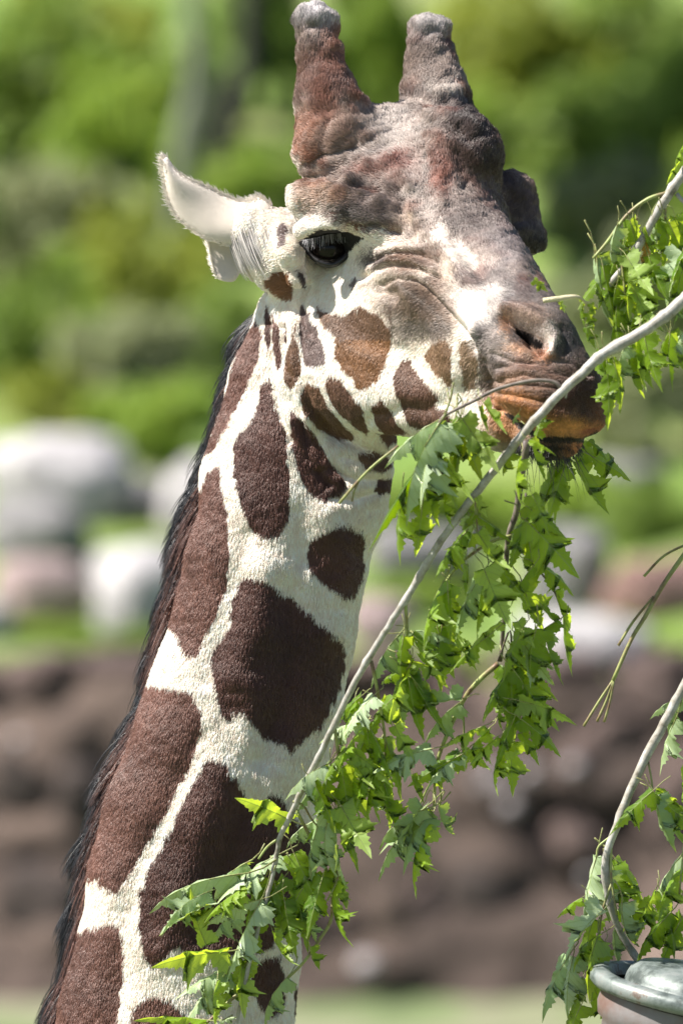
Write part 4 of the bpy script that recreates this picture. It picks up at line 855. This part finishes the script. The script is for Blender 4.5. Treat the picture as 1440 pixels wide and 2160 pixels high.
def coat(P, r=None):
    """albedo at model points"""
    x, y = project(P); n = len(P)
    C = np.tile(np.array(CREAM), (n, 1))
    n1 = noise(P, 60, 21)[:, None]; n2 = noise(P, 9, 22)[:, None]
    C *= 1 + .06 * n1 + .05 * n2
    # warm tint to the throat and under the jaw
    nx_ = 9 * noise(P, 14, 31); ny_ = 9 * noise(P, 14, 32)
    jx = nx_ + rng.normal(size=n) * 8; jy = ny_ + rng.normal(size=n) * 10
    f = inside(x + jx, y + jy, FACE)
    base = np.array((.25, .195, .17)) * (1 + .45 * noise(P, 34, 41)[:, None] + .40 * noise(P, 13, 42)[:, None])
    ST_ = np.c_[.9 * P[:, 0] - .25 * P[:, 1], .45 * P[:, 1] + .2 * P[:, 0], .8 * P[:, 2]]; base = base * (1 + .45 * noise(ST_, 6, 45) + .25 * noise(ST_, 15, 46))[:, None]; red = np.clip(noise(P, 38, 43) * 2.2, 0, 1)[:, None]; base = base * (1 - red * .85) + np.array((.23, .095, .062)) * red * .85; pale = np.clip(noise(P, 26, 44) * 2.4 - .6, 0, 1)[:, None]; base = base * (1 - pale * .6) + np.array((.50, .43, .38)) * pale * .6
    C[f] = base[f]
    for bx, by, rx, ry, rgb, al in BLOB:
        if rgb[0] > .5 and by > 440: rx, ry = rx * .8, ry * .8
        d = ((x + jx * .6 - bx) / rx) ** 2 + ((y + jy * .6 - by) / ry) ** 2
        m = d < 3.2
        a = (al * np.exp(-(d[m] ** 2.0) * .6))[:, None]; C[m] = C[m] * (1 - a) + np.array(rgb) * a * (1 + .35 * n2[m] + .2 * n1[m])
    for rgb, jag, pts in POLY:
        p = np.array(pts); m = (x > p[:, 0].min() - 25) & (x < p[:, 0].max() + 25) & (y > p[:, 1].min() - 25) & (y < p[:, 1].max() + 25)
        xi = x[m] + .35 * jag * nx_[m] / 4 + rng.normal(size=m.sum()) * jag * .22; yi = y[m] + .35 * jag * ny_[m] / 4 + rng.normal(size=m.sum()) * jag * .5
        k = inside(xi, yi, pts); mi = np.where(m)[0][k]
        v = 1 + .30 * noise(P[mi], 80, 51)[:, None] + .10 * noise(P[mi], 9, 52)[:, None]
        C[mi] = np.array(rgb) * v
    # cheek patch: the brow's shadow painted in grey over its upper part
    m = inside(x, y, [(670, 640), (830, 640), (830, 712), (770, 712), (720, 715), (690, 690)]) & (C[:, 0] < .4)
    C[m] = C[m] * .35 + np.array((.13, .085, .065)) * .65
    return np.clip(C, 0, 1)
# ---- materials
m_skin, nt, b = mat_new('hide')
at_ = nt.nodes.new('ShaderNodeAttribute'); at_.attribute_name = 'coat'
nt.links.new(at_.outputs['Color'], b.inputs['Base Color']); b.inputs['Roughness'].default_value = .7; b.inputs['Specular IOR Level'].default_value = .25
bump(nt, b, tex_noise(nt, 320, 4), .25, .002)
def fur_mat(name, rough=.42, spec=.55, trans=.12):
    m, nt, b = mat_new(name); a = nt.nodes.new('ShaderNodeAttribute'); a.attribute_name = 'coat'
    nt.links.new(a.outputs['Color'], b.inputs['Base Color']); b.inputs['Roughness'].default_value = rough; b.inputs['Specular IOR Level'].default_value = spec
    if trans:
        t = nt.nodes.new('ShaderNodeBsdfTranslucent'); nt.links.new(a.outputs['Color'], t.inputs[0]); mx = nt.nodes.new('ShaderNodeMixShader'); mx.inputs[0].default_value = trans
        nt.links.new(b.outputs[0], mx.inputs[1]); nt.links.new(t.outputs[0], mx.inputs[2]); nt.links.new(mx.outputs[0], nt.nodes['Material Output'].inputs[0])
    return m
m_fur = fur_mat('coat_fur'); m_mane = fur_mat('mane_hair', .38, .6, .05)
m_eye, nt, b = mat_new('eye'); b.inputs['Base Color'].default_value = (.010, .007, .006, 1); b.inputs['Roughness'].default_value = .10; b.inputs['Specular IOR Level'].default_value = .22

giraffe = empty('giraffe', Wp(372, 2160, -168) * 1.0)
giraffe.location = (giraffe.location.x - .6, giraffe.location.y + .4, 0)
tag(giraffe, 'giraffe with brown patches and dark mane, turning its head to eat from a branch', 'giraffe')
def gl(o): o.location = tuple(Vector(o.location) - giraffe.location); return o
def add_col(me, C, domain='POINT'):
    a = me.color_attributes.new('coat', 'FLOAT_COLOR', domain); a.data.foreach_set('color', np.c_[C, np.ones(len(C))].astype(np.float32).ravel())
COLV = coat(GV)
WV = to_world(GV)
# horns are split off the head mesh as parts of their own, along the same vertices
fc = GV[GF].mean(1); fx, fy = project(fc)
h1 = (fy < 190) & (fx < 790); h2 = (fy < 190) & (fx > 800); rest = ~(h1 | h2)
def part_mesh(name, mask, parent=giraffe, mat=m_skin):
    F = GF[mask]; u, inv = np.unique(F, return_inverse=True); F2 = inv.reshape(F.shape)[:, ::-1]
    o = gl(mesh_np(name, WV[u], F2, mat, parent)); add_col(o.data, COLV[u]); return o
body_o = part_mesh('body', rest); horn_o = [part_mesh('horn', h1), part_mesh('horn', h2)]
# check that faces point outwards in the world
# ---- short fur as hair curves
def make_curves(name, P, C, R, mat, parent):
    """P (n,k,3) world, C (n,3), R (k,) or (n,k) radius"""
    n, k = P.shape[:2]; hc = bpy.data.hair_curves.new(name); hc.add_curves([k] * n)
    hc.position_data.foreach_set('vector', P.astype(np.float32).ravel())
    ra = hc.attributes.get('radius') or hc.attributes.new('radius', 'FLOAT', 'POINT'); ra.data.foreach_set('value', np.broadcast_to(R, (n, k)).astype(np.float32).ravel())
    ca = hc.attributes.new('coat', 'FLOAT_COLOR', 'CURVE'); ca.data.foreach_set('color', np.c_[C, np.ones(n)].astype(np.float32).ravel())
    hc.materials.append(mat); o = bpy.data.objects.new(name, hc); link(o, parent); o.location = tuple(-giraffe.location) if parent is giraffe else (0, 0, 0)
    return o
FLOW = [ # x, y, dx, dy : how the hair lies (picture directions)
    (600, 1100, -.15, 1), (450, 1600, -.2, 1), (300, 1900, -.15, 1), (500, 2100, -.1, 1), (700, 1200, -.1, 1), (600, 900, .0, 1), (560, 700, -.1, 1), (700, 1000, .15, 1),
    (760, 740, -.35, 1), (650, 720, -.1, 1), (850, 850, -.3, 1), (950, 780, -.6, .8), (700, 880, .4, .9), (720, 600, -.5, .8), (880, 640, -.7, .5), (1000, 640, -.6, -.6), (960, 520, -.4, -.9),
    (1060, 520, -.2, -1), (900, 400, -.2, -1), (800, 300, -.5, -.8), (700, 330, -.9, -.4), (660, 430, -1, -.1), (760, 440, -1, -.2), (665, 150, -.1, -1), (665, 60, -.1, -1), (910, 120, .1, -1), (980, 280, .3, -1),
    (1110, 430, .3, -.9), (1120, 640, -.5, -.9), (1180, 720, -.1, -1), (1110, 800, -.4, .6), (1200, 860, .1, 1), (1150, 960, .1, 1), (1050, 900, -.2, 1), (590, 560, -.8, .3), (540, 500, -.4, .9), (600, 480, -1, 0)]
FL = np.array(FLOW)
def flow(x, y):
    vx = np.zeros(len(x)); vy = np.zeros(len(x)); ws = np.zeros(len(x))
    for fx_, fy_, dx, dy in FL:
        w = 1 / (((x - fx_) ** 2 + (y - fy_) ** 2) + 900) ** 1.6; l = math.hypot(dx, dy); vx += w * dx / l; vy += w * dy / l; ws += w
    return vx / ws, vy / ws
def scatter(F, V, N, n, weight):
    q = V[F]; ar = np.linalg.norm(np.cross(q[:, 2] - q[:, 0], q[:, 3] - q[:, 1]), axis=1) * weight; cdf = np.cumsum(ar); cdf /= cdf[-1]
    fi = np.searchsorted(cdf, rng.random(n)); fi = np.minimum(fi, len(F) - 1); u, v = rng.random(n)[:, None], rng.random(n)[:, None]
    w = [(1 - u) * (1 - v), u * (1 - v), u * v, (1 - u) * v]
    return sum(w[k] * V[F[fi, k]] for k in range(4)), sum(w[k] * N[F[fi, k]] for k in range(4))
def fur_for(name, mask, n, parent):
    F = GF[mask]; c = V_c = GV[F].mean(1); nz = GNm[F].mean(1)[:, 2]; cy = c[:, 1]
    w = np.where(nz > -.25, 1.0, .12) * np.where(cy > 2230, .15, 1.0)
    w = w * np.where(cy < 1000, 1.5, 1.0)
    P, N = scatter(F, GV, GNm, n, w); N /= np.linalg.norm(N, axis=1)[:, None]
    x, y = project(P)
    bald = inside(x, y, EYEP) | inside(x, y, NOSP); P, N, x, y = P[~bald], N[~bald], x[~bald], y[~bald]
    n = len(P); fx_, fy_ = flow(x, y); T = np.c_[fx_, fy_, np.zeros(n)]; hd = np.clip((560 - y) / 120, 0, 1)[:, None]; T += (.14 + .22 * hd) * np.c_[noise(P, 40, 61), noise(P, 40, 62), noise(P, 40, 63)] + rng.normal(size=(n, 3)) * (.075 + .13 * hd)
    T -= (T * N).sum(1)[:, None] * N; T /= np.linalg.norm(T, axis=1)[:, None] + 1e-6
    neck = np.clip((y - 900) / 150, 0, 1) + np.clip((640 - x) / 60, 0, 1) * np.clip((y - 640) / 40, 0, 1); neck = np.clip(neck, 0, 1)
    headtop = np.clip((480 - y) / 100, 0, 1) * (x > 600)
    muz = np.clip((x - 1010) / 60, 0, 1) * np.clip((y - 600) / 60, 0, 1)
    L = 10 + 3 * neck + 5 * headtop - 5 * muz; L = L * rng.uniform(.65, 1.25, n) * (1 - .55 * np.exp(-((x - 690) ** 2 + (y - 500) ** 2) / 75.0 ** 2))
    lift = .115 + .15 * headtop * (1 + .6 * noise(P, 22, 64)) + .0 * neck + .06 * muz
    lift = lift + np.abs(rng.normal(size=n)) * .08
    L, lift = L[:, None], lift[:, None]
    p1 = P + (T + N * lift * 1.6) * L * .45; p2 = P + (T * 1.0 + N * lift) * L
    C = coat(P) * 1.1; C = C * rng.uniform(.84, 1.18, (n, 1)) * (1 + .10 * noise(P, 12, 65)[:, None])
    W = to_world(np.stack([P - N * 1.5, p1, p2], 1))
    o = make_curves(name, W, np.clip(C, 0, .85), np.array([.64, .56, .12]) * S, m_fur, giraffe if parent is None else parent)
    return o
FURN = 1.0
b_fur = fur_for('short_fur', rest, int(820000 * FURN), None); tag(b_fur, kind='stuff')
for hm_, ho in ((h1, horn_o[0]), (h2, horn_o[1])):
    o = fur_for('horn_fur', hm_, int(21000 * FURN), ho); tag(o, kind='stuff'); o.location = (0, 0, 0)

# ---- mane
ML = np.array([(560, 640, -185), (545, 720, -190), (512, 830, -200), (470, 960, -215), (428, 1070, -225), (388, 1200, -232), (357, 1330, -240), (330, 1450, -245), (272, 1590, -250), (218, 1740, -255), (190, 1880, -258), (168, 2000, -262), (138, 2120, -266), (110, 2260, -270), (70, 2450, -280)], float)
def mane(n):
    t = rng.random(n) ** .9 * (len(ML) - 1); i = np.minimum(t.astype(int), len(ML) - 2); f = (t - i)[:, None]
    base = ML[i] * (1 - f) + ML[i + 1] * f; d = ML[i + 1] - ML[i]; d /= np.linalg.norm(d, axis=1)[:, None]
    lay = rng.random(n); top = np.clip((1000 - base[:, 1]) / 300, 0, 1)
    base[:, 0] += 22 - 6 * lay + rng.normal(size=n) * 5; base[:, 2] += 10 - 60 * lay + rng.normal(size=n) * 10
    out = np.c_[d[:, 1] * -1, d[:, 0], np.zeros(n)]                         # away from the neck, in the picture plane
    clump = noise(np.c_[base[:, :2], lay * 60], 26, 71); c2 = noise(np.c_[base[:, :2], lay * 60], 60, 72)
    sp = .27 + .03 * c2 + .18 * lay + rng.normal(size=n) * .035 + clump * .03 + (.2 + .25 * rng.random(n)) * top
    L = (165 - 50 * top) * rng.uniform(.75, 1.08, n) * (1 + .06 * clump); L = L[:, None]; sp = sp[:, None]
    k = 6; pts = []
    z = np.c_[np.zeros(n), np.zeros(n), rng.normal(size=n) * .12 - .1 + .1 * clump]
    for j in range(k):
        s = j / (k - 1); bend = sp * (1.5 * s - .75 * s * s) + .06 * s * s * c2[:, None]
        pts.append(base + d * L * s * (.92) + out * L * bend + z * L * s)
    P = np.stack(pts, 1)
    black = np.array((.012, .0125, .015)); red = np.array((.10, .046, .034)); mix = np.clip(1.1 - lay * 1.9 + .5 * clump + rng.normal(size=n) * .22 - 1.0 * top, 0, 1)[:, None]
    C = black * (1 - mix) + red * mix; C = C * rng.uniform(.6, 1.6, (n, 1)); hl = rng.random(n) < .03; C[hl] = C[hl] * 3 + .03
    return make_curves('mane', to_world(P), np.clip(C, 0, 1), np.array([1.0, 1.0, .95, .85, .6, .15]) * S * .95, m_mane, giraffe)
tag(mane(int(46000 * FURN)), 'black and reddish brown mane along the back of the neck', kind='stuff')

# ---- eyes with lashes
def uv_sphere(c, r, sq=(1, 1, 1), nu=40, nv=24):
    V = []; F = []
    for i in range(nv + 1):
        for j in range(nu):
            a = math.pi * i / nv; b_ = 2 * math.pi * j / nu; V.append((math.sin(a) * math.cos(b_) * sq[0] * r + c[0], math.cos(a) * sq[1] * r + c[1], math.sin(a) * math.sin(b_) * sq[2] * r + c[2]))
    for i in range(nv):
        for j in range(nu): F.append([i * nu + j, i * nu + (j + 1) % nu, (i + 1) * nu + (j + 1) % nu, (i + 1) * nu + j])
    return np.array(V), F
def make_eye(c, facing):
    V, F = uv_sphere(c, ER, (1.0, .86, .9)); o = gl(mesh_py('eye', to_world(V), F, m_eye, giraffe)); return o
eye_n = make_eye(EC, 1)
EF = 2 * (np.array(M(905, 490, -40))) - np.array([694, 524, 60.]); EFm = np.array([1098., 505., -100.])
eye_f = make_eye(EFm, 1)
# lids of the near eye: bands of black skin wrapping the ball
m_lid, nt, b = mat_new('eyelid'); b.inputs['Base Color'].default_value = (.012, .011, .012, 1); b.inputs['Roughness'].default_value = .38
def lid(name, pts, r, mat):
    P = smooth_path(pts, 6); R = np.interp(np.linspace(0, 1, len(P)), np.linspace(0, 1, len(r)), r)
    v, f = tube(np.array(P), R, 10); o = gl(mesh_py(name, to_world(v), [q[::-1] for q in f], mat, giraffe)); return o
zt = EC[2]
up_lid = [M(636, 514, zt + 6), M(655, 497, zt + 30), M(682, 488, zt + 44), (M(712, 488, zt + 46)), M(740, 497, zt + 36), M(768, 506, zt + 22)]
lo_lid = [M(636, 514, zt + 6), M(652, 536, zt + 26), M(676, 553, zt + 38), M(702, 558, zt + 40), M(724, 545, zt + 38), M(746, 522, zt + 30), M(768, 506, zt + 22)]
lid('upper_eyelid', up_lid, [2, 6, 8, 8, 7, 3], m_lid); lid('lower_eyelid', lo_lid, [2, 5, 6, 6, 7, 7, 3], m_lid)
def lashes(n, path, down, L0, parent):
    P = np.array(smooth_path(path, 10)); t = rng.random(n) * (len(P) - 1); i = np.minimum(t.astype(int), len(P) - 2); f = (t - i)[:, None]; b0 = P[i] * (1 - f) + P[i + 1] * f
    b0 = b0 + rng.normal(size=(n, 3)) * np.array([1.5, 2.5, 2])
    s = (t / (len(P) - 1) - .45)[:, None]
    d = np.c_[s * .9 - .12, np.full(n, down), np.full(n, .55)] + rng.normal(size=(n, 3)) * .12; L = (L0 * rng.uniform(.6, 1.15, n) * (1 - 1.1 * np.abs(s[:, 0])))[:, None]
    pts = [b0, b0 + np.c_[d[:, 0], d[:, 1] * .4, d[:, 2] + .25] * L * .5, b0 + d * L]
    C = np.tile((.05, .05, .055), (n, 1)) * rng.uniform(.5, 1.5, (n, 1)); g = rng.random(n) < .55; C[g] = C[g] * 4 + .16  # the lighter lashes carry the backlight in their colour
    o = make_curves('eyelashes', to_world(np.stack(pts, 1)), np.clip(C, 0, 1), np.array([.6, .5, .2]) * S, m_mane, parent); o.location = tuple(-Vector(giraffe.location) - Vector(parent.location)); return o
ln_ = lashes(230, up_lid[:5], 1.0, 33, eye_n)
lf_ = lashes(260, [EFm + np.array([10, -14, 40]), EFm + np.array([34, 0, 30]), EFm + np.array([46, 14, 10])], .5, 34, eye_f)
for l, e in ((ln_, eye_n), (lf_, eye_f)): l.location = (0, 0, 0); l.matrix_parent_inverse = Matrix(); l.location = tuple(-Vector(giraffe.location) - Vector(e.location))

# ---- whiskers on chin and lips
def whiskers(n):
    m = (GNm[:, 1] > .1) & (PX > 1090) & (PX < 1240) & (PY > 935); idx = np.where(m)[0]; i = rng.choice(idx, n); P = GV[i]; N = GNm[i]
    thick = (PX[i] < 1190)
    d = N * .5 + np.array([.15, 1.0, .1]) + rng.normal(size=(n, 3)) * .22; L = np.where(rng.random(n) < .04, rng.uniform(40, 65, n), rng.uniform(6, 17, n))[:, None]
    pts = [P, P + d * L * .5, P + (d + rng.normal(size=(n, 3)) * .12) * L]
    C = np.tile((.02, .018, .018), (n, 1))
    return make_curves('whiskers', to_world(np.stack(pts, 1)), C, np.array([.6, .45, .12]) * S, m_mane, giraffe)
tag(whiskers(600), kind='stuff')

# ---- ears
m_ear, nt, b = mat_new('ear_hide'); a_ = nt.nodes.new('ShaderNodeAttribute'); a_.attribute_name = 'coat'; nt.links.new(a_.outputs[0], b.inputs['Base Color']); b.inputs['Roughness'].default_value = .7
t_ = nt.nodes.new('ShaderNodeBsdfTranslucent'); t_.inputs[0].default_value = (.75, .60, .48, 1); mx = nt.nodes.new('ShaderNodeMixShader'); mx.inputs[0].default_value = .25
nt.links.new(b.outputs[0], mx.inputs[1]); nt.links.new(t_.outputs[0], mx.inputs[2]); nt.links.new(mx.outputs[0], nt.nodes['Material Output'].inputs[0])
def ear_sheet(name, upper, lower, z0, cup, thick, parent, flip=1, rot=None):
    nu = 40; nv = 18
    U = np.array(smooth_path([(*p, 0) for p in upper], 12)); Lw = np.array(smooth_path([(*p, 0) for p in lower], 12))
    def res(Q, n):
        d = np.r_[0, np.cumsum(np.linalg.norm(np.diff(Q, axis=0), axis=1))]; t = np.linspace(0, d[-1], n); return np.c_[[np.interp(t, d, Q[:, k]) for k in range(2)]].T
    U = res(U, nu); Lw = res(Lw, nu); V = []; F = []
    for s in (0, 1):
        for i in range(nu):
            for j in range(nv):
                w = j / (nv - 1); p = U[i] * (1 - w) + Lw[i] * w; e = 1 - (2 * w - 1) ** 2; a = i / (nu - 1)
                z = z0 + cup * (e ** .8) * math.sin(min(1, a * 1.4 + .12) * math.pi * .62) * -1 + (2 * w - 1) * 10 * 0 + 6 * math.sin(a * 7 + w * 3)
                th = thick * (e ** .5 if e > 0 else 0) * (1 if a < .97 else .6) * min(1, a * 12 + .2); V.append((p[0], p[1], z + (th if s == 0 else -th)))
        b0 = s * nu * nv
        for i in range(nu - 1):
            for j in range(nv - 1):
                a = b0 + i * nv + j; q = [a, a + 1, a + nv + 1, a + nv]; F.append(q if s == 0 else q[::-1])
    V = np.array(V)
    V[:, :2] = np.array([M(x, y, z)[:2] for x, y, z in V])
    if rot is not None: V = rot(V)
    o = gl(mesh_py(name, to_world(V), F, m_ear, parent)); x, y = project(V)
    C = np.tile(np.array((.74, .66, .58)), (len(V), 1)); C *= (1 + .07 * noise(V, 30, 81) + .04 * noise(V, 8, 82))[:, None]
    add_col(o.data, np.clip(C, 0, 1)); return o, V, np.array(F)
# tip -> root, upper edge and lower edge
eu = [(342, 334), (352, 330), (372, 358), (400, 376), (440, 392), (480, 412), (520, 424), (548, 412), (575, 430)]
el = [(341, 338), (346, 376), (356, 426), (378, 464), (406, 488), (434, 506), (470, 516), (510, 528), (560, 550)]
ear_n, EVt, EFt = ear_sheet('ear', eu, el, -60, -14, 6, giraffe)
lu = [(436, 488), (470, 480), (510, 500), (550, 540)]; ll = [(437, 492), (446, 540), (458, 578), (478, 591), (500, 585), (520, 570), (560, 590)]
lobe = [(420, 462), (480, 460), (525, 500), (550, 560)], [(424, 478), (438, 520), (447, 560), (460, 588), (492, 594), (510, 575), (535, 596)]
ear_l, LVt, LFt = ear_sheet('ear_lobe', lobe[0], lobe[1], -95, 10, 9, ear_n)
ear_l.location = tuple(Vector(ear_l.location) - Vector(ear_n.location))
def mirror_ear(V):
    # reflect across the middle plane of the head, then lay it back behind the skull
    c = M(889, 520, -40); Q = V - c; d = Q @ LA; Q = Q - 2 * np.outer(d, LA); Q = Q + c
    hub = M(960, 470, -230); Q = Q - Q[-1] + hub; v = Q - hub; v[:, 2] = -np.abs(v[:, 0]) * 1.0 - 20; v[:, 0] *= .25; return hub + v
ear_f, FVt, FFt = ear_sheet('ear', eu, el, -60, 26, 6, giraffe, rot=mirror_ear)
# fine hair on the ear, long strands across its root
def ear_fur(V, F, n, L0, parent, name='ear_fur'):
    N = vnormals(V, F); P, Nn = scatter(F, V, N, n, np.ones(len(F))); Nn /= np.linalg.norm(Nn, axis=1)[:, None] + 1e-9
    c = V.mean(0); T = np.tile(np.array([-.75, -.5, 0]), (n, 1)) + rng.normal(size=(n, 3)) * .25; T -= (T * Nn).sum(1)[:, None] * Nn
    L = (L0 * rng.uniform(.6, 1.3, n))[:, None]; sgn = 1
    W = to_world(np.stack([P, P + (T + .5 * Nn) * L * .5, P + (T + .45 * Nn) * L], 1)); C = np.tile((.78, .72, .65), (n, 1)) * rng.uniform(.85, 1.12, (n, 1))
    o = make_curves(name, W, np.clip(C, 0, .85), np.array([.8, .7, .15]) * S, m_fur, parent); o.location = tuple(-Vector(giraffe.location) - Vector(parent.location)); tag(o, kind='stuff'); return o
ear_fur(EVt, EFt, 20000, 13, ear_n)
ear_fur(LVt, LFt, 8000, 12, ear_n)
def root_hair(n):
    x = rng.uniform(478, 600, n); P = []
    m = (PX > 470) & (PX < 608) & (PY > 415) & (PY < 500) & (GNm[:, 2] > 0); idx = np.where(m)[0]; i = rng.choice(idx, n); P = GV[i] + rng.normal(size=(n, 3)) * 2; N = GNm[i]
    k = 5; L = rng.uniform(50, 110, n)[:, None]; pts = [P]; q = P.copy()
    for j in range(1, k):
        s = j / (k - 1); d = np.c_[.25 + .25 * s + rng.normal(size=n) * .02, np.full(n, 1.0 - .25 * s), np.full(n, .16 - .30 * s)] + N * .10; q = q + d * L / (k - 1); pts.append(q)
    C = np.tile((.62, .58, .56), (n, 1)) * rng.uniform(.5, 1.2, (n, 1)); return make_curves('ear_root_hair', to_world(np.stack(pts, 1)), np.clip(C, 0, .85), np.array([.9, .9, .8, .7, .2]) * S, m_fur, giraffe)
tag(root_hair(1600), kind='stuff')

# ---- trunk of the body and legs below the picture, coarse, in one mesh with patches
VX = 26.0; GO = np.array([-2700., 2300., -1700.]); GN = np.array([142, 192, 84]); grid = np.full(GN, 80., np.float32)
gy = 1080 + (3.4 + .02) / S
cone((300, 2480, -180), 255, (60, 3300, -420), 420, 200); cone((60, 3300, -420), 420, (-350, 3900, -600), 560, 200)
cone((-350, 3900, -600), 560, (-1500, 4100, -900), 520, 250)
for lx, lz in ((-100, -280), (-180, -820), (-1500, -650), (-1600, -1150)):
    cone((lx - 60, 4300, lz), 210, (lx, 5400, lz), 105, 120); cone((lx, 5400, lz), 105, (lx + 10, 6850, lz), 75, 60); cone((lx + 10, 6850, lz), 90, (lx + 30, gy - 30, lz), 110, 40)
BV, BF = extract(grid, GO, VX); BN = vnormals(BV, BF)
if np.mean((BV[:, 0] + 700) * BN[:, 0]) < 0: BF = BF[:, ::-1].copy()
o = gl(mesh_np('torso', to_world(BV), BF[:, ::-1], m_skin, giraffe))
cells = rng.uniform(0, 1, (260, 3)) * np.array([3400, 5200, 1900]) + np.array([-2700, 2300, -1700])
dd = np.sort(np.linalg.norm(BV[:, None, :] - cells[None], axis=2), axis=1)[:, :2]; pat = (dd[:, 1] - dd[:, 0]) > 75
C = np.where(pat[:, None], np.array(BR), np.array(CREAM)); add_col(o.data, C)
bpy.context.view_layer.update()
